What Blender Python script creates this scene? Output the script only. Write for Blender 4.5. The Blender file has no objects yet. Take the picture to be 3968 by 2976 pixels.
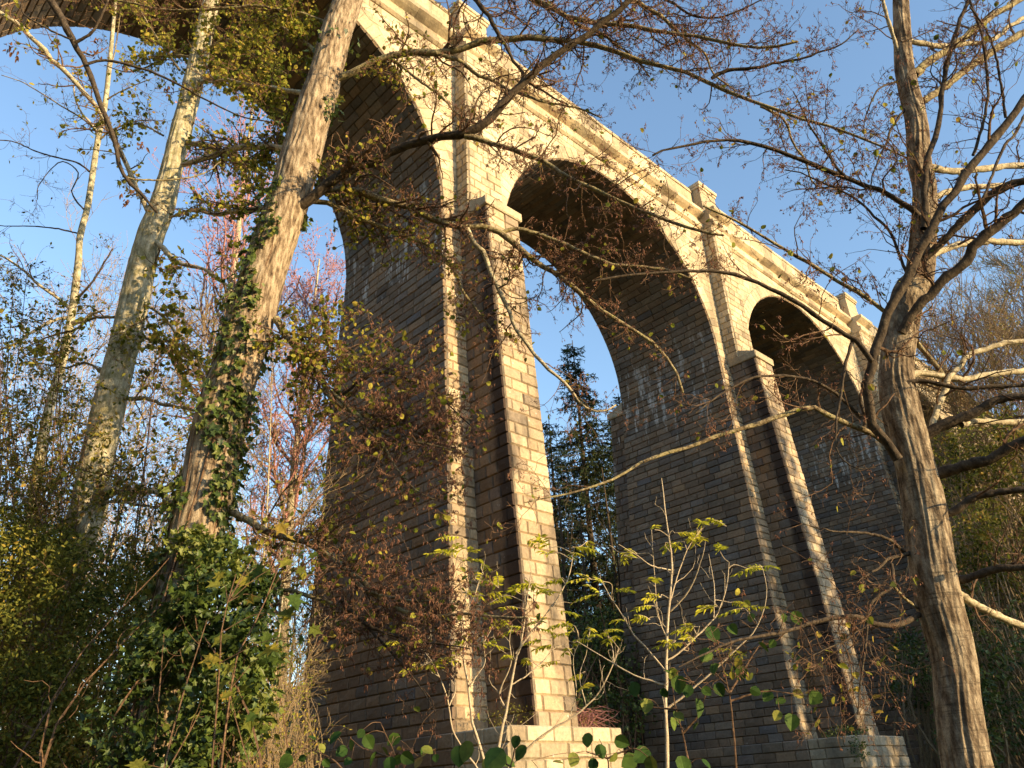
import bpy, math, random
import numpy as np
from mathutils import Matrix, Vector, noise as mnoise
sc = bpy.context.scene
col = sc.collection
RNG = np.random.default_rng(7)
random.seed(7)
R = math.radians

# ------------------------------------------------------------------ camera
CAMP = np.array([-18.658, -19.744, -1.848])
YAW, PITCH, ROLL, FPX = R(44.73), R(27.32), R(-3.02), 3129.27      # focal length for a 3968 px wide frame
FW = np.array([math.sin(YAW)*math.cos(PITCH), math.cos(YAW)*math.cos(PITCH), math.sin(PITCH)])
_rt = np.array([math.cos(YAW), -math.sin(YAW), 0.0])
_up = np.cross(_rt, FW)
RT = math.cos(ROLL)*_rt + math.sin(ROLL)*_up
UP = -math.sin(ROLL)*_rt + math.cos(ROLL)*_up
HF = np.array([math.sin(YAW), math.cos(YAW), 0.0])
HR = np.array([math.cos(YAW), -math.sin(YAW), 0.0])
cd = bpy.data.cameras.new('camera'); cam = bpy.data.objects.new('camera', cd); col.objects.link(cam)
cd.sensor_width = 36.0; cd.lens = 36.0*FPX/3968.0; cd.clip_start = 0.05; cd.clip_end = 3000
M = Matrix.Identity(4)
for i in range(3):
    M[i][0], M[i][1], M[i][2], M[i][3] = RT[i], UP[i], -FW[i], CAMP[i]
cam.matrix_world = M
sc.camera = cam

# ------------------------------------------------------------------ light: low late-afternoon sun, clear sky
SUN_EL, SUN_AZ = R(10.0), R(164.5)             # azimuth clockwise from +Y
SD = np.array([math.sin(SUN_AZ)*math.cos(SUN_EL), math.cos(SUN_AZ)*math.cos(SUN_EL), math.sin(SUN_EL)])
world = bpy.data.worlds.new('World'); sc.world = world; world.use_nodes = True
wn = world.node_tree.nodes; wl = world.node_tree.links
sky = wn.new('ShaderNodeTexSky'); sky.sky_type = 'NISHITA'; sky.sun_disc = False
sky.sun_elevation = SUN_EL; sky.sun_rotation = SUN_AZ
sky.air_density = 1.0; sky.dust_density = 0.6; sky.ozone_density = 1.8
bg = wn['Background']; bg.inputs[1].default_value = 0.15
wl.new(sky.outputs[0], bg.inputs[0])
sd = bpy.data.lights.new('sun', 'SUN'); sd.energy = 3.0; sd.angle = R(0.5); sd.color = (1.0, 0.74, 0.41)
so = bpy.data.objects.new('sun', sd); col.objects.link(so)
so.rotation_euler = Vector(SD).to_track_quat('Z', 'Y').to_euler()
so.location = (0, -60, 60)
sc.view_settings.view_transform = 'Standard'; sc.view_settings.look = 'None'
sc.view_settings.exposure = 1.6; sc.view_settings.gamma = 1.0; sc.view_settings.use_curve_mapping = False
sc.cycles.max_bounces = 6; sc.cycles.diffuse_bounces = 3; sc.cycles.transparent_max_bounces = 4

# ------------------------------------------------------------------ helpers
def PX(x, y, d):
    """point on the sight line of picture point (2212 px wide frame) at horizontal distance d ahead"""
    s = 3968/2212.0
    v = FW + RT*((x*s-1984)/FPX) - UP*((y*s-1488)/FPX)
    return CAMP + v*(d/float(v @ HF))
def pxsize(p):
    """metres per picture pixel (2212 px frame) at point p"""
    v = np.asarray(p)-CAMP; a = float(v @ FW)
    return a*a/float(np.linalg.norm(v))/(FPX*2212/3968.0)

class MB:
    def __init__(s): s.v=[]; s.f=[]; s.n=0; s.t=[]
    def add(s, V, F, T=None):
        V = np.asarray(V, float).reshape(-1, 3)
        if len(V) == 0: return
        s.v.append(V)
        s.t.append(np.full((len(V), 3), 0.5) if T is None else np.asarray(T, float).reshape(-1, 3))
        for fa in (F if isinstance(F, (list, tuple)) else [F]):
            fa = np.asarray(fa, int)
            if len(fa): s.f.append(fa + s.n)
        s.n += len(V)
    def empty(s): return s.n == 0
    def build(s, name, mat, parent=None, smooth=False, origin=None):
        V = np.concatenate(s.v); T = np.concatenate(s.t)
        base = np.zeros(3)
        if parent is not None:
            q = parent
            while q is not None: base = base + np.array(q.location); q = q.parent
        elif origin is not None: base = np.asarray(origin, float)
        me = bpy.data.meshes.new(name)
        me.vertices.add(len(V)); me.vertices.foreach_set('co', (V-base).astype(np.float32).ravel())
        tot = np.concatenate([np.full(len(f), f.shape[1]) for f in s.f])
        idx = np.concatenate([f.ravel() for f in s.f])
        me.loops.add(len(idx)); me.loops.foreach_set('vertex_index', idx.astype(np.int32))
        me.polygons.add(len(tot))
        me.polygons.foreach_set('loop_start', np.concatenate([[0], np.cumsum(tot)[:-1]]).astype(np.int32))
        me.polygons.foreach_set('use_smooth', np.full(len(tot), smooth))
        at = me.color_attributes.new('tint', 'FLOAT_COLOR', 'POINT')
        at.data.foreach_set('color', np.concatenate([T, np.ones((len(T), 1))], 1).astype(np.float32).ravel())
        me.update(); me.validate()
        me.materials.append(mat)
        o = bpy.data.objects.new(name, me); col.objects.link(o)
        if parent is not None: o.parent = parent
        elif origin is not None: o.location = base
        return o
def empty(name, loc, label=None, cat=None, group=None, parent=None):
    o = bpy.data.objects.new(name, None); col.objects.link(o); o.location = tuple(loc); o.empty_display_size = 0.3
    if parent is not None: o.parent = parent
    tag(o, label, cat, group); return o
def tag(o, label=None, cat=None, group=None, kind=None):
    if label: o['label'] = label
    if cat: o['category'] = cat
    if group: o['group'] = group
    if kind: o['kind'] = kind
    return o

def tubes(P, Rr, sides=5, caps=False):
    P = np.asarray(P, float); Rr = np.asarray(Rr, float)
    N, K, _ = P.shape
    T = np.gradient(P, axis=1); T /= np.linalg.norm(T, axis=2, keepdims=True)+1e-12
    d = P[:, -1]-P[:, 0]; d /= np.linalg.norm(d, axis=1, keepdims=True)+1e-12
    ref = np.where(np.abs(d[:, 2:3]) < 0.75, np.array([[0, 0, 1.0]]), np.array([[1.0, 0.2, 0]]))[:, None, :]
    A = np.cross(T, np.broadcast_to(ref, T.shape)); A /= np.linalg.norm(A, axis=2, keepdims=True)+1e-9
    B = np.cross(T, A)
    an = np.arange(sides)*2*np.pi/sides
    V = P[:, :, None, :] + Rr[:, :, None, None]*(np.cos(an)[None, None, :, None]*A[:, :, None, :]+np.sin(an)[None, None, :, None]*B[:, :, None, :])
    i = np.arange(N)[:, None, None]*K*sides; k = np.arange(K-1)[None, :, None]*sides; j = np.arange(sides)[None, None, :]; j2 = (j+1) % sides
    F = np.stack([i+k+j, i+k+j2, i+k+sides+j2, i+k+sides+j], -1).reshape(-1, 4)
    return V.reshape(-1, 3), F

def spline(pts, n):
    """Catmull-Rom through pts (m,k) -> n points evenly spaced by chord length"""
    p = np.asarray(pts, float)
    if len(p) == 2: p = np.stack([p[0], (p[0]+p[1])/2, p[1]])
    q = np.vstack([2*p[0]-p[1], p, 2*p[-1]-p[-2]])
    out = []
    for i in range(1, len(q)-2):
        t = np.linspace(0, 1, 12, endpoint=False)[:, None]
        a, b, c, d = q[i-1], q[i], q[i+1], q[i+2]
        out.append(0.5*((2*b)+(-a+c)*t+(2*a-5*b+4*c-d)*t*t+(-a+3*b-3*c+d)*t**3))
    o = np.vstack(out+[p[-1:]])
    s = np.concatenate([[0], np.cumsum(np.linalg.norm(np.diff(o, axis=0), axis=1))])
    u = np.linspace(0, s[-1], n)
    return np.stack([np.interp(u, s, o[:, k]) for k in range(o.shape[1])], 1)

def unit(v): return v/(np.linalg.norm(v, axis=-1, keepdims=True)+1e-12)

def spawn(P, Rr, rate, length, ang, K, rscale=0.55, rmin=0.002, bias=(0, 0, 0), wig=0.25, t0=0.05, t1=1.0, taper=0.35, lenfall=0.5, rmax=1.0, curve=0.0):
    """side shoots on polylines P (N,K0,3): returns P2, R2, parent index"""
    N, K0, _ = P.shape
    seg = np.linalg.norm(np.diff(P, axis=1), axis=2); L = seg.sum(1)
    rate = np.broadcast_to(np.asarray(rate, float), (N,))
    n = RNG.poisson(np.maximum(rate*L*(t1-t0), 0))
    idx = np.repeat(np.arange(N), n)
    m = len(idx)
    if m == 0: return np.zeros((0, K, 3)), np.zeros((0, K)), idx
    t = RNG.uniform(t0, t1, m)
    fk = t*(K0-1); k = np.minimum(fk.astype(int), K0-2); fr = (fk-k)[:, None]
    pos = P[idx, k]*(1-fr)+P[idx, k+1]*fr
    rad = Rr[idx, k]*(1-fr[:, 0])+Rr[idx, k+1]*fr[:, 0]
    T = unit(P[idx, k+1]-P[idx, k])
    pe = unit(np.cross(T, RNG.normal(size=(m, 3))))
    a = np.radians(RNG.uniform(ang[0], ang[1], m))[:, None]
    D = unit(np.cos(a)*T+np.sin(a)*pe+np.asarray(bias)[None, :]*0.8)
    le = RNG.uniform(length[0], length[1], m)*(1-lenfall*t)
    P2 = np.zeros((m, K, 3)); P2[:, 0] = pos
    st = (le/(K-1))[:, None]
    Dk = D
    for q in range(1, K):
        Dk = unit(Dk+wig*RNG.normal(size=(m, 3))+np.asarray(bias)[None, :]*0.35+curve*np.array([0, 0, 1.0]))
        P2[:, q] = P2[:, q-1]+Dk*st
    r0 = np.clip(rad*rscale*RNG.uniform(0.7, 1.1, m), rmin, np.minimum(rmax, 0.03*le+rmin))
    R2 = r0[:, None]*np.linspace(1, taper, K)[None, :]
    return P2, np.maximum(R2, rmin*0.6), idx

def leaf_cards(pos, d, nrm, size, shape, tint=None, fold=0.25, mb=None):
    """leaf blades: pos base, d direction of the midrib, nrm face normal; shape = outline half (t along, w half width)"""
    pos = np.asarray(pos, float); n = len(pos)
    if n == 0: return
    d = unit(d); s = unit(np.cross(d, nrm)); u = np.cross(s, d)
    size = np.asarray(size, float)[:, None]
    t = np.array([q[0] for q in shape]); w = np.array([q[1] for q in shape]); m = len(shape)
    V = [pos]; 
    curl = RNG.uniform(-0.25, 0.1, (n, 1))
    left = [pos+size*(t[i]*d+w[i]*s+fold*w[i]*u+curl*t[i]**2*u) for i in range(m)]
    tip = [pos+size*(1.0*d+curl*u)]
    right = [pos+size*(t[i]*d-w[i]*s+fold*w[i]*u+curl*t[i]**2*u) for i in range(m)]
    A = np.stack(V+left+tip+right, 1)
    nv = 2+2*m
    b = np.arange(n)[:, None]*nv
    FL = b+np.array([[0]+list(range(1, m+2))]); FR = b+np.array([[0, m+1]+list(range(2*m+1, m+1, -1))])
    if tint is None: tint = RNG.uniform(0, 1, (n, 3))
    T = np.repeat(tint, nv, 0)
    mb.add(A.reshape(-1, 3), [FL, FR], T)
ROUND = [(0.04, 0.2), (0.28, 0.41), (0.58, 0.40), (0.85, 0.2)]
OVAL = [(0.25, 0.2), (0.6, 0.22)]
IVY = [(-0.08, 0.3), (0.3, 0.26), (0.42, 0.44), (0.55, 0.2)]
MAPLE = [(-0.12, 0.2), (0.06, 0.22), (0.02, 0.55), (0.3, 0.3), (0.62, 0.6), (0.56, 0.3), (0.68, 0.16)]
LANCE = [(0.25, 0.17), (0.62, 0.15)]

# ------------------------------------------------------------------ materials
def newmat(name):
    m = bpy.data.materials.new(name); m.use_nodes = True
    nt = m.node_tree; nt.nodes.clear()
    return m, nt
def N(nt, typ, **kw):
    n = nt.nodes.new('ShaderNode'+typ)
    for k, v in kw.items():
        if k.startswith('i_'):
            n.inputs[int(k[2:]) if k[2:].isdigit() else k[2:]].default_value = v
        else: setattr(n, k, v)
    return n
def L(nt, a, b): nt.links.new(a, b)
def ramp(nt, fac, stops):
    r = N(nt, 'ValToRGB'); e = r.color_ramp.elements
    while len(e) < len(stops): e.new(0.5)
    for q, (p, c) in zip(e, stops):
        q.position = p; q.color = (c[0], c[1], c[2], 1) if not np.isscalar(c) else (c, c, c, 1)
    L(nt, fac, r.inputs[0]); return r.outputs[0]
def mix(nt, fac, a, b, mode='MIX'):
    m = N(nt, 'Mix', data_type='RGBA', blend_type=mode)
    for v, i in ((fac, 0), (a, 6), (b, 7)):
        if hasattr(v, 'links'): L(nt, v, m.inputs[i])
        elif np.isscalar(v): m.inputs[i].default_value = v
        else: m.inputs[i].default_value = (v[0], v[1], v[2], 1)
    return m.outputs[2]
def mathn(nt, op, a, b=None, c=None):
    m = N(nt, 'Math', operation=op)
    for v, i in ((a, 0), (b, 1), (c, 2)):
        if v is None: continue
        if hasattr(v, 'links'): L(nt, v, m.inputs[i])
        else: m.inputs[i].default_value = v
    return m.outputs[0]
def noise(nt, vec, scale, detail=4, rough=0.6):
    n = N(nt, 'TexNoise'); n.inputs['Scale'].default_value = scale; n.inputs['Detail'].default_value = detail; n.inputs['Roughness'].default_value = rough
    L(nt, vec, n.inputs['Vector']); return n.outputs['Fac']
def mapping(nt, vec, scale):
    m = N(nt, 'Mapping'); m.inputs['Scale'].default_value = scale; L(nt, vec, m.inputs[0]); return m.outputs[0]
def finish(nt, color, rough, bump=None, bstr=0.5, bdist=0.02, spec=0.25):
    p = N(nt, 'BsdfPrincipled'); o = N(nt, 'OutputMaterial')
    L(nt, color, p.inputs['Base Color']) if hasattr(color, 'links') else None
    p.inputs['Roughness'].default_value = rough; p.inputs['Specular IOR Level'].default_value = spec
    if bump is not None:
        b = N(nt, 'Bump'); b.inputs['Strength'].default_value = bstr; b.inputs['Distance'].default_value = bdist
        L(nt, bump, b.inputs['Height']); L(nt, b.outputs[0], p.inputs['Normal'])
    L(nt, p.outputs[0], o.inputs[0]); return p

def stone_mat(name, palette, lime=0.0, damp=False, dirt=0.5, lichen=0.5):
    m, nt = newmat(name)
    geo = N(nt, 'NewGeometry'); pos = geo.outputs['Position']
    at = N(nt, 'Attribute', attribute_name='tint')
    sep = N(nt, 'SeparateColor'); L(nt, at.outputs['Color'], sep.inputs[0])
    c = ramp(nt, sep.outputs[0], palette)
    g = mathn(nt, 'MULTIPLY_ADD', sep.outputs[1], 0.5, 0.75)
    gg = N(nt, 'CombineColor'); [L(nt, g, gg.inputs[i]) for i in range(3)]
    c = mix(nt, 1.0, c, gg.outputs[0], 'MULTIPLY')
    fine = noise(nt, pos, 9.0, 6, 0.7)
    c = mix(nt, 1.0, c, ramp(nt, fine, [(0.25, 0.62), (0.6, 1.0), (0.8, 1.2)]), 'MULTIPLY')
    big = noise(nt, mapping(nt, pos, (0.6, 0.6, 0.22)), 1.0, 5, 0.65)
    c = mix(nt, mathn(nt, 'MULTIPLY', ramp(nt, big, [(0.48, 0.0), (0.66, 1.0)]), dirt), c, (0.05, 0.04, 0.033))
    v = N(nt, 'TexVoronoi'); v.inputs['Scale'].default_value = 3.2; L(nt, pos, v.inputs['Vector'])
    gate = ramp(nt, noise(nt, pos, 1.4, 2), [(0.52, 0.0), (0.6, 1.0)])
    spots = mathn(nt, 'MULTIPLY', ramp(nt, v.outputs['Distance'], [(0.08, 1.0), (0.16, 0.0)]), gate)
    c = mix(nt, mathn(nt, 'MULTIPLY', spots, lichen), c, (0.5, 0.48, 0.42))
    sx = N(nt, 'SeparateXYZ'); L(nt, pos, sx.inputs[0])
    if lime:
        s1 = noise(nt, mapping(nt, pos, (1.9, 1.9, 0.30)), 1.5, 4, 0.65)
        s2 = noise(nt, pos, 6.0, 4, 0.7)
        s3 = noise(nt, mapping(nt, pos, (0.5, 0.5, 0.2)), 0.9, 2)
        zz = ramp(nt, mathn(nt, 'MULTIPLY', sx.outputs[2], 1/30.0), [(0.47, 0.0), (0.62, 1.0), (0.72, 1.0), (0.83, 0.0)])
        k = mathn(nt, 'ADD', mathn(nt, 'MULTIPLY_ADD', s2, 0.30, s1), mathn(nt, 'MULTIPLY_ADD', zz, 0.17, mathn(nt, 'MULTIPLY', s3, 0.35)))
        k = mathn(nt, 'ADD', k, mathn(nt, 'MULTIPLY', sep.outputs[2], 0.08))
        msk = mathn(nt, 'MULTIPLY', mathn(nt, 'MULTIPLY', ramp(nt, mathn(nt, 'MULTIPLY', k, 0.4), [(0.435, 0.0), (0.475, 1.0)]), zz), lime)
        c = mix(nt, msk, c, (0.62, 0.58, 0.52))
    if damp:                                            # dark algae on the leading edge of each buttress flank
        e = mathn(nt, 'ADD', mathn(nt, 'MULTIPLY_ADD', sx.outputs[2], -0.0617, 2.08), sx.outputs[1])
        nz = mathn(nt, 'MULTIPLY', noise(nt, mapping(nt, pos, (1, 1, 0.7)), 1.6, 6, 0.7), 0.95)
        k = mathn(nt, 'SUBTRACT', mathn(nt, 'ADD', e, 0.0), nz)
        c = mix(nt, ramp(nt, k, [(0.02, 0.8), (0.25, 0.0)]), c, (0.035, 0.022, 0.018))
    finish(nt, c, 0.9, mathn(nt, 'ADD', noise(nt, pos, 7, 5, 0.65), mathn(nt, 'MULTIPLY', noise(nt, pos, 30, 3), 0.3)), 0.7, 0.035)
    return m

def bark_mat(name, stops, scale=14, zs=0.18, bstr=0.8, patch=None, pfac=0.5, bands=False):
    m, nt = newmat(name)
    tc = N(nt, 'TexCoord'); pos = tc.outputs['Object']
    st = noise(nt, mapping(nt, pos, (1, 1, zs)), scale, 6, 0.65)
    c = ramp(nt, st, stops)
    if patch is not None:
        pm = ramp(nt, noise(nt, pos, 7.0, 5, 0.7), [(0.46, 0.0), (0.58, 1.0)])
        c = mix(nt, mathn(nt, 'MULTIPLY', pm, pfac), c, patch)
    if bands:
        bn = noise(nt, mapping(nt, pos, (0.6, 0.6, 9)), 4.0, 4, 0.7)
        c = mix(nt, ramp(nt, bn, [(0.56, 0.0), (0.66, 0.75)]), c, (0.06, 0.045, 0.03))
    c = mix(nt, 1.0, c, ramp(nt, noise(nt, pos, 60, 3), [(0.3, 0.7), (0.7, 1.15)]), 'MULTIPLY')
    finish(nt, c, 0.9, mathn(nt, 'ADD', st, mathn(nt, 'MULTIPLY', noise(nt, pos, 45, 4), 0.35)), bstr, 0.02, 0.15)
    return m

def leaf_mat(name, stops, trans=0.35, gloss=0.0):
    m, nt = newmat(name)
    at = N(nt, 'Attribute', attribute_name='tint'); sep = N(nt, 'SeparateColor'); L(nt, at.outputs['Color'], sep.inputs[0])
    c = ramp(nt, sep.outputs[0], stops)
    tc = N(nt, 'TexCoord')
    c = mix(nt, 1.0, c, ramp(nt, noise(nt, tc.outputs['Object'], 40, 3), [(0.3, 0.7), (0.7, 1.2)]), 'MULTIPLY')
    p = N(nt, 'BsdfPrincipled'); L(nt, c, p.inputs['Base Color']); p.inputs['Roughness'].default_value = 0.45 if gloss else 0.7
    p.inputs['Specular IOR Level'].default_value = 0.4 if gloss else 0.15
    t = N(nt, 'BsdfTranslucent'); L(nt, c, t.inputs[0])
    ms = N(nt, 'MixShader'); ms.inputs[0].default_value = trans
    L(nt, p.outputs[0], ms.inputs[1]); L(nt, t.outputs[0], ms.inputs[2])
    o = N(nt, 'OutputMaterial'); L(nt, ms.outputs[0], o.inputs[0]); return m

SHADE_BROWN = [(0.0, (0.20, 0.14, 0.09)), (0.25, (0.27, 0.185, 0.115)), (0.5, (0.24, 0.18, 0.12)), (0.72, (0.19, 0.16, 0.13)), (0.86, (0.32, 0.205, 0.11)), (1.0, (0.145, 0.13, 0.12))]  # brown stone, darkened further to carry the shade of sunless faces
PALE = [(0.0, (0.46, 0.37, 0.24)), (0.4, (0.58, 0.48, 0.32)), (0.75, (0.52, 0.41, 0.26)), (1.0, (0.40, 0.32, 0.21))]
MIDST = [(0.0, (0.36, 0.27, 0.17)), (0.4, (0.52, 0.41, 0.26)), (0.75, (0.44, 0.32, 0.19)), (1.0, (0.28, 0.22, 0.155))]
M_side = stone_mat('rusticated_stone_shade_brown', SHADE_BROWN, lime=0.85, dirt=0.35, lichen=0.3)
M_soffit = stone_mat('soffit_stone', SHADE_BROWN, lime=0.6, dirt=0.3, lichen=0.2)
M_flank = stone_mat('buttress_flank_stone', SHADE_BROWN, damp=True, dirt=0.3, lichen=0.4)
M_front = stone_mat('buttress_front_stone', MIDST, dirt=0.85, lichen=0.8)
M_pale = stone_mat('spandrel_pale_stone', PALE, dirt=0.5, lichen=0.25)
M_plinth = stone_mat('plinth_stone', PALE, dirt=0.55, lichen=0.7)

M_bark_brown = bark_mat('fissured_brown_bark', [(0.33, (0.05, 0.033, 0.02)), (0.47, (0.24, 0.175, 0.11)), (0.62, (0.46, 0.37, 0.25))], 20, 0.22, 0.9)
M_bark_right = bark_mat('cracked_alder_bark', [(0.34, (0.05, 0.034, 0.02)), (0.47, (0.17, 0.125, 0.08)), (0.62, (0.38, 0.31, 0.21))], 15, 0.3, 0.9, bands=True)
M_bark_grey = bark_mat('lichened_pale_bark', [(0.3, (0.15, 0.13, 0.07)), (0.45, (0.38, 0.33, 0.21)), (0.6, (0.58, 0.52, 0.36))], 18, 0.35, 0.7, patch=(0.20, 0.18, 0.07), pfac=0.6)
M_limb_lichen = bark_mat('limb_bark_lichen', [(0.3, (0.05, 0.036, 0.02)), (0.5, (0.20, 0.15, 0.085)), (0.7, (0.48, 0.41, 0.25))], 30, 0.9, 0.8, patch=(0.42, 0.37, 0.17), pfac=0.5)
M_limb_dark = bark_mat('limb_bark_dark', [(0.3, (0.03, 0.022, 0.016)), (0.6, (0.10, 0.075, 0.05)), (0.8, (0.24, 0.19, 0.12))], 22, 0.7, 0.6)
M_limb_pale = bark_mat('limb_bark_pale', [(0.3, (0.20, 0.16, 0.10)), (0.5, (0.46, 0.39, 0.25)), (0.7, (0.62, 0.55, 0.38))], 20, 0.9, 0.5, bands=True)
M_twig = bark_mat('twig_bark', [(0.3, (0.075, 0.045, 0.028)), (0.7, (0.23, 0.14, 0.08))], 30, 1, 0.2)
M_twig_tan = bark_mat('tan_twig_bark', [(0.3, (0.17, 0.12, 0.065)), (0.7, (0.40, 0.29, 0.16))], 20, 1, 0.2)
M_twig_red = bark_mat('red_twig_bark', [(0.3, (0.26, 0.11, 0.09)), (0.7, (0.48, 0.24, 0.20))], 20, 1, 0.2)
M_sapling = bark_mat('pale_sapling_bark', [(0.3, (0.38, 0.30, 0.20)), (0.7, (0.60, 0.50, 0.36))], 20, 0.4, 0.3)
M_catkin = leaf_mat('catkins', [(0.0, (0.14, 0.07, 0.045)), (0.6, (0.32, 0.15, 0.09)), (1.0, (0.10, 0.05, 0.03))], 0.1)
M_bud = leaf_mat('pink_buds', [(0.0, (0.45, 0.17, 0.15)), (1.0, (0.60, 0.30, 0.26))], 0.3)
M_leaf_yg = leaf_mat('alder_leaves', [(0.0, (0.07, 0.09, 0.015)), (0.35, (0.24, 0.26, 0.03)), (0.7, (0.44, 0.40, 0.06)), (1.0, (0.40, 0.27, 0.05))], 0.4)
M_leaf_small = leaf_mat('scrub_leaves', [(0.0, (0.045, 0.06, 0.014)), (0.45, (0.17, 0.18, 0.03)), (0.8, (0.34, 0.29, 0.05)), (1.0, (0.40, 0.23, 0.05))], 0.3)
M_ivy = leaf_mat('ivy_leaves', [(0.0, (0.03, 0.055, 0.012)), (0.5, (0.085, 0.13, 0.025)), (1.0, (0.20, 0.22, 0.04))], 0.25, gloss=1)
M_maple = leaf_mat('maple_leaves', [(0.0, (0.06, 0.11, 0.02)), (0.55, (0.16, 0.18, 0.03)), (0.85, (0.36, 0.30, 0.04)), (1.0, (0.30, 0.17, 0.05))], 0.4)
M_ash = leaf_mat('pinnate_leaves', [(0.0, (0.38, 0.42, 0.035)), (0.6, (0.62, 0.58, 0.05)), (1.0, (0.70, 0.60, 0.07))], 0.4)
M_hazel = leaf_mat('hazel_leaves', [(0.0, (0.03, 0.07, 0.012)), (0.6, (0.08, 0.13, 0.02)), (0.9, (0.22, 0.22, 0.04)), (1.0, (0.26, 0.15, 0.05))], 0.12)
M_dead = leaf_mat('withered_leaves', [(0.0, (0.07, 0.04, 0.025)), (1.0, (0.20, 0.09, 0.045))], 0.15)
M_needle = leaf_mat('spruce_needles', [(0.0, (0.015, 0.03, 0.012)), (0.6, (0.035, 0.055, 0.018)), (1.0, (0.08, 0.09, 0.03))], 0.15)
M_berry = leaf_mat('pink_berries', [(0.0, (0.45, 0.03, 0.06)), (1.0, (0.6, 0.06, 0.10))], 0.1)
def ground_mat():
    m, nt = newmat('leaf_litter_ground'); geo = N(nt, 'NewGeometry'); p = geo.outputs['Position']
    c = ramp(nt, noise(nt, p, 2.5, 6, 0.7), [(0.3, (0.04, 0.05, 0.018)), (0.5, (0.08, 0.085, 0.03)), (0.7, (0.13, 0.085, 0.04))])
    finish(nt, c, 0.95, noise(nt, p, 8, 5), 0.8, 0.06, 0.1); return m
M_ground = ground_mat()

# ================================================================== viaduct
A0, BA, BF, B0, P0, BP, ZS, PITCHX, ZPAR, W = 2.194, 0.0218, 0.0423, 0.875, 2.0757, 0.0617, 20.396, 20.3734, 33.2, 9.0
YW = BF*ZS; PW = 0.95; RAD = PITCHX/2-(A0-BA*ZS); REX = RAD+0.8; ZW = 29.75; H = 0.378
pa = lambda z: A0-BA*z
pf = lambda z: BF*z
pb = lambda z: -P0+BP*z

def stones(mb, Q, ref, h=0.055, e=0.042, rock=0.028, nx=4, ny=3):
    """dressed blocks: Q (n,4,3) corners; chamfered edges down to the joint, a rough raised face"""
    Q = np.asarray(Q, float); n = len(Q)
    if n == 0: return
    nr = unit(np.cross(Q[:, 1]-Q[:, 0], Q[:, 3]-Q[:, 0]))
    refv = np.broadcast_to(np.asarray(ref, float), nr.shape)
    flip = (nr*refv).sum(1) < 0
    Q[flip] = Q[flip][:, [1, 0, 3, 2]]
    nr = unit(np.cross(Q[:, 1]-Q[:, 0], Q[:, 3]-Q[:, 0]))[:, None, :]
    lw = np.linalg.norm(Q[:, 1]-Q[:, 0], axis=1); lh = np.linalg.norm(Q[:, 3]-Q[:, 0], axis=1)
    fu = np.minimum(e/np.maximum(lw, 0.01), 0.3)[:, None]; fv = np.minimum(e/np.maximum(lh, 0.01), 0.3)[:, None]
    def at(u, v):
        u = u[..., None]; v = v[..., None]
        return (Q[:, None, 0]*(1-u)+Q[:, None, 1]*u)*(1-v)+(Q[:, None, 3]*(1-u)+Q[:, None, 2]*u)*v
    gu = np.linspace(0, 1, nx); gv = np.linspace(0, 1, ny)
    U, Vv = np.meshgrid(gu, gv); U = U.ravel()[None]; Vv = Vv.ravel()[None]
    inner = (U > 0) & (U < 1) & (Vv > 0) & (Vv < 1)
    edge = ~inner
    u = fu+(1-2*fu)*U; v = fv+(1-2*fv)*Vv
    jit = RNG.uniform(-0.12, 0.12, (n, nx*ny))*inner/nx
    G = at(u+jit, v)
    hh = h*RNG.uniform(0.75, 1.3, (n, 1))+rock*RNG.uniform(-0.3, 1.0, (n, nx*ny))*np.where(inner, 1.0, 0.35)
    G = G+nr*hh[..., None]
    V = np.concatenate([Q, G], 1); k = 4+nx*ny
    b = (np.arange(n)*k)[:, None]
    gi = lambda i, j: 4+j*nx+i
    fs = []
    for j in range(ny-1):
        for i in range(nx-1): fs.append([gi(i, j), gi(i+1, j), gi(i+1, j+1), gi(i, j+1)])
    quads = np.array(fs)
    # chamfer strips as polygons
    bot = [0, 1]+[gi(i, 0) for i in range(nx-1, -1, -1)]
    top = [2, 3]+[gi(i, ny-1) for i in range(nx)]
    rgt = [1, 2]+[gi(nx-1, j) for j in range(ny-1, -1, -1)]
    lft = [3, 0]+[gi(0, j) for j in range(ny)]
    F = [(b[:, None, :]+quads[None]).reshape(-1, 4), b+np.array([bot]), b+np.array([top]), b+np.array([rgt]), b+np.array([lft])]
    T = np.repeat(RNG.uniform(0, 1, (n, 3)), k, 0)
    mb.add(V.reshape(-1, 3), F, T)

def breaks(wid, lo, hi, off):
    x = [0.0]; p = RNG.uniform(lo, hi)*(0.5 if off else 1.0)
    while p < wid-lo*0.55:
        x.append(p); p += RNG.uniform(lo, hi)
    x.append(wid); return np.array(x)/wid
def panel(mb, Lf, Rf, z0, z1, ref, lo=0.62, hi=1.15, h=H, **kw):
    rows = max(1, int(round((z1-z0)/h))); zz = np.linspace(z0, z1, rows+1)
    Q = []
    for i in range(rows):
        a, b = zz[i], zz[i+1]
        La, Ra, Lb, Rb = map(np.asarray, (Lf(a), Rf(a), Lf(b), Rf(b)))
        u = breaks(np.linalg.norm(Ra-La), lo, hi, i % 2)
        for s, t in zip(u[:-1], u[1:]):
            Q.append([La+(Ra-La)*s, La+(Ra-La)*t, Lb+(Rb-Lb)*t, Lb+(Rb-Lb)*s])
    stones(mb, np.array(Q), ref, **kw)
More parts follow.
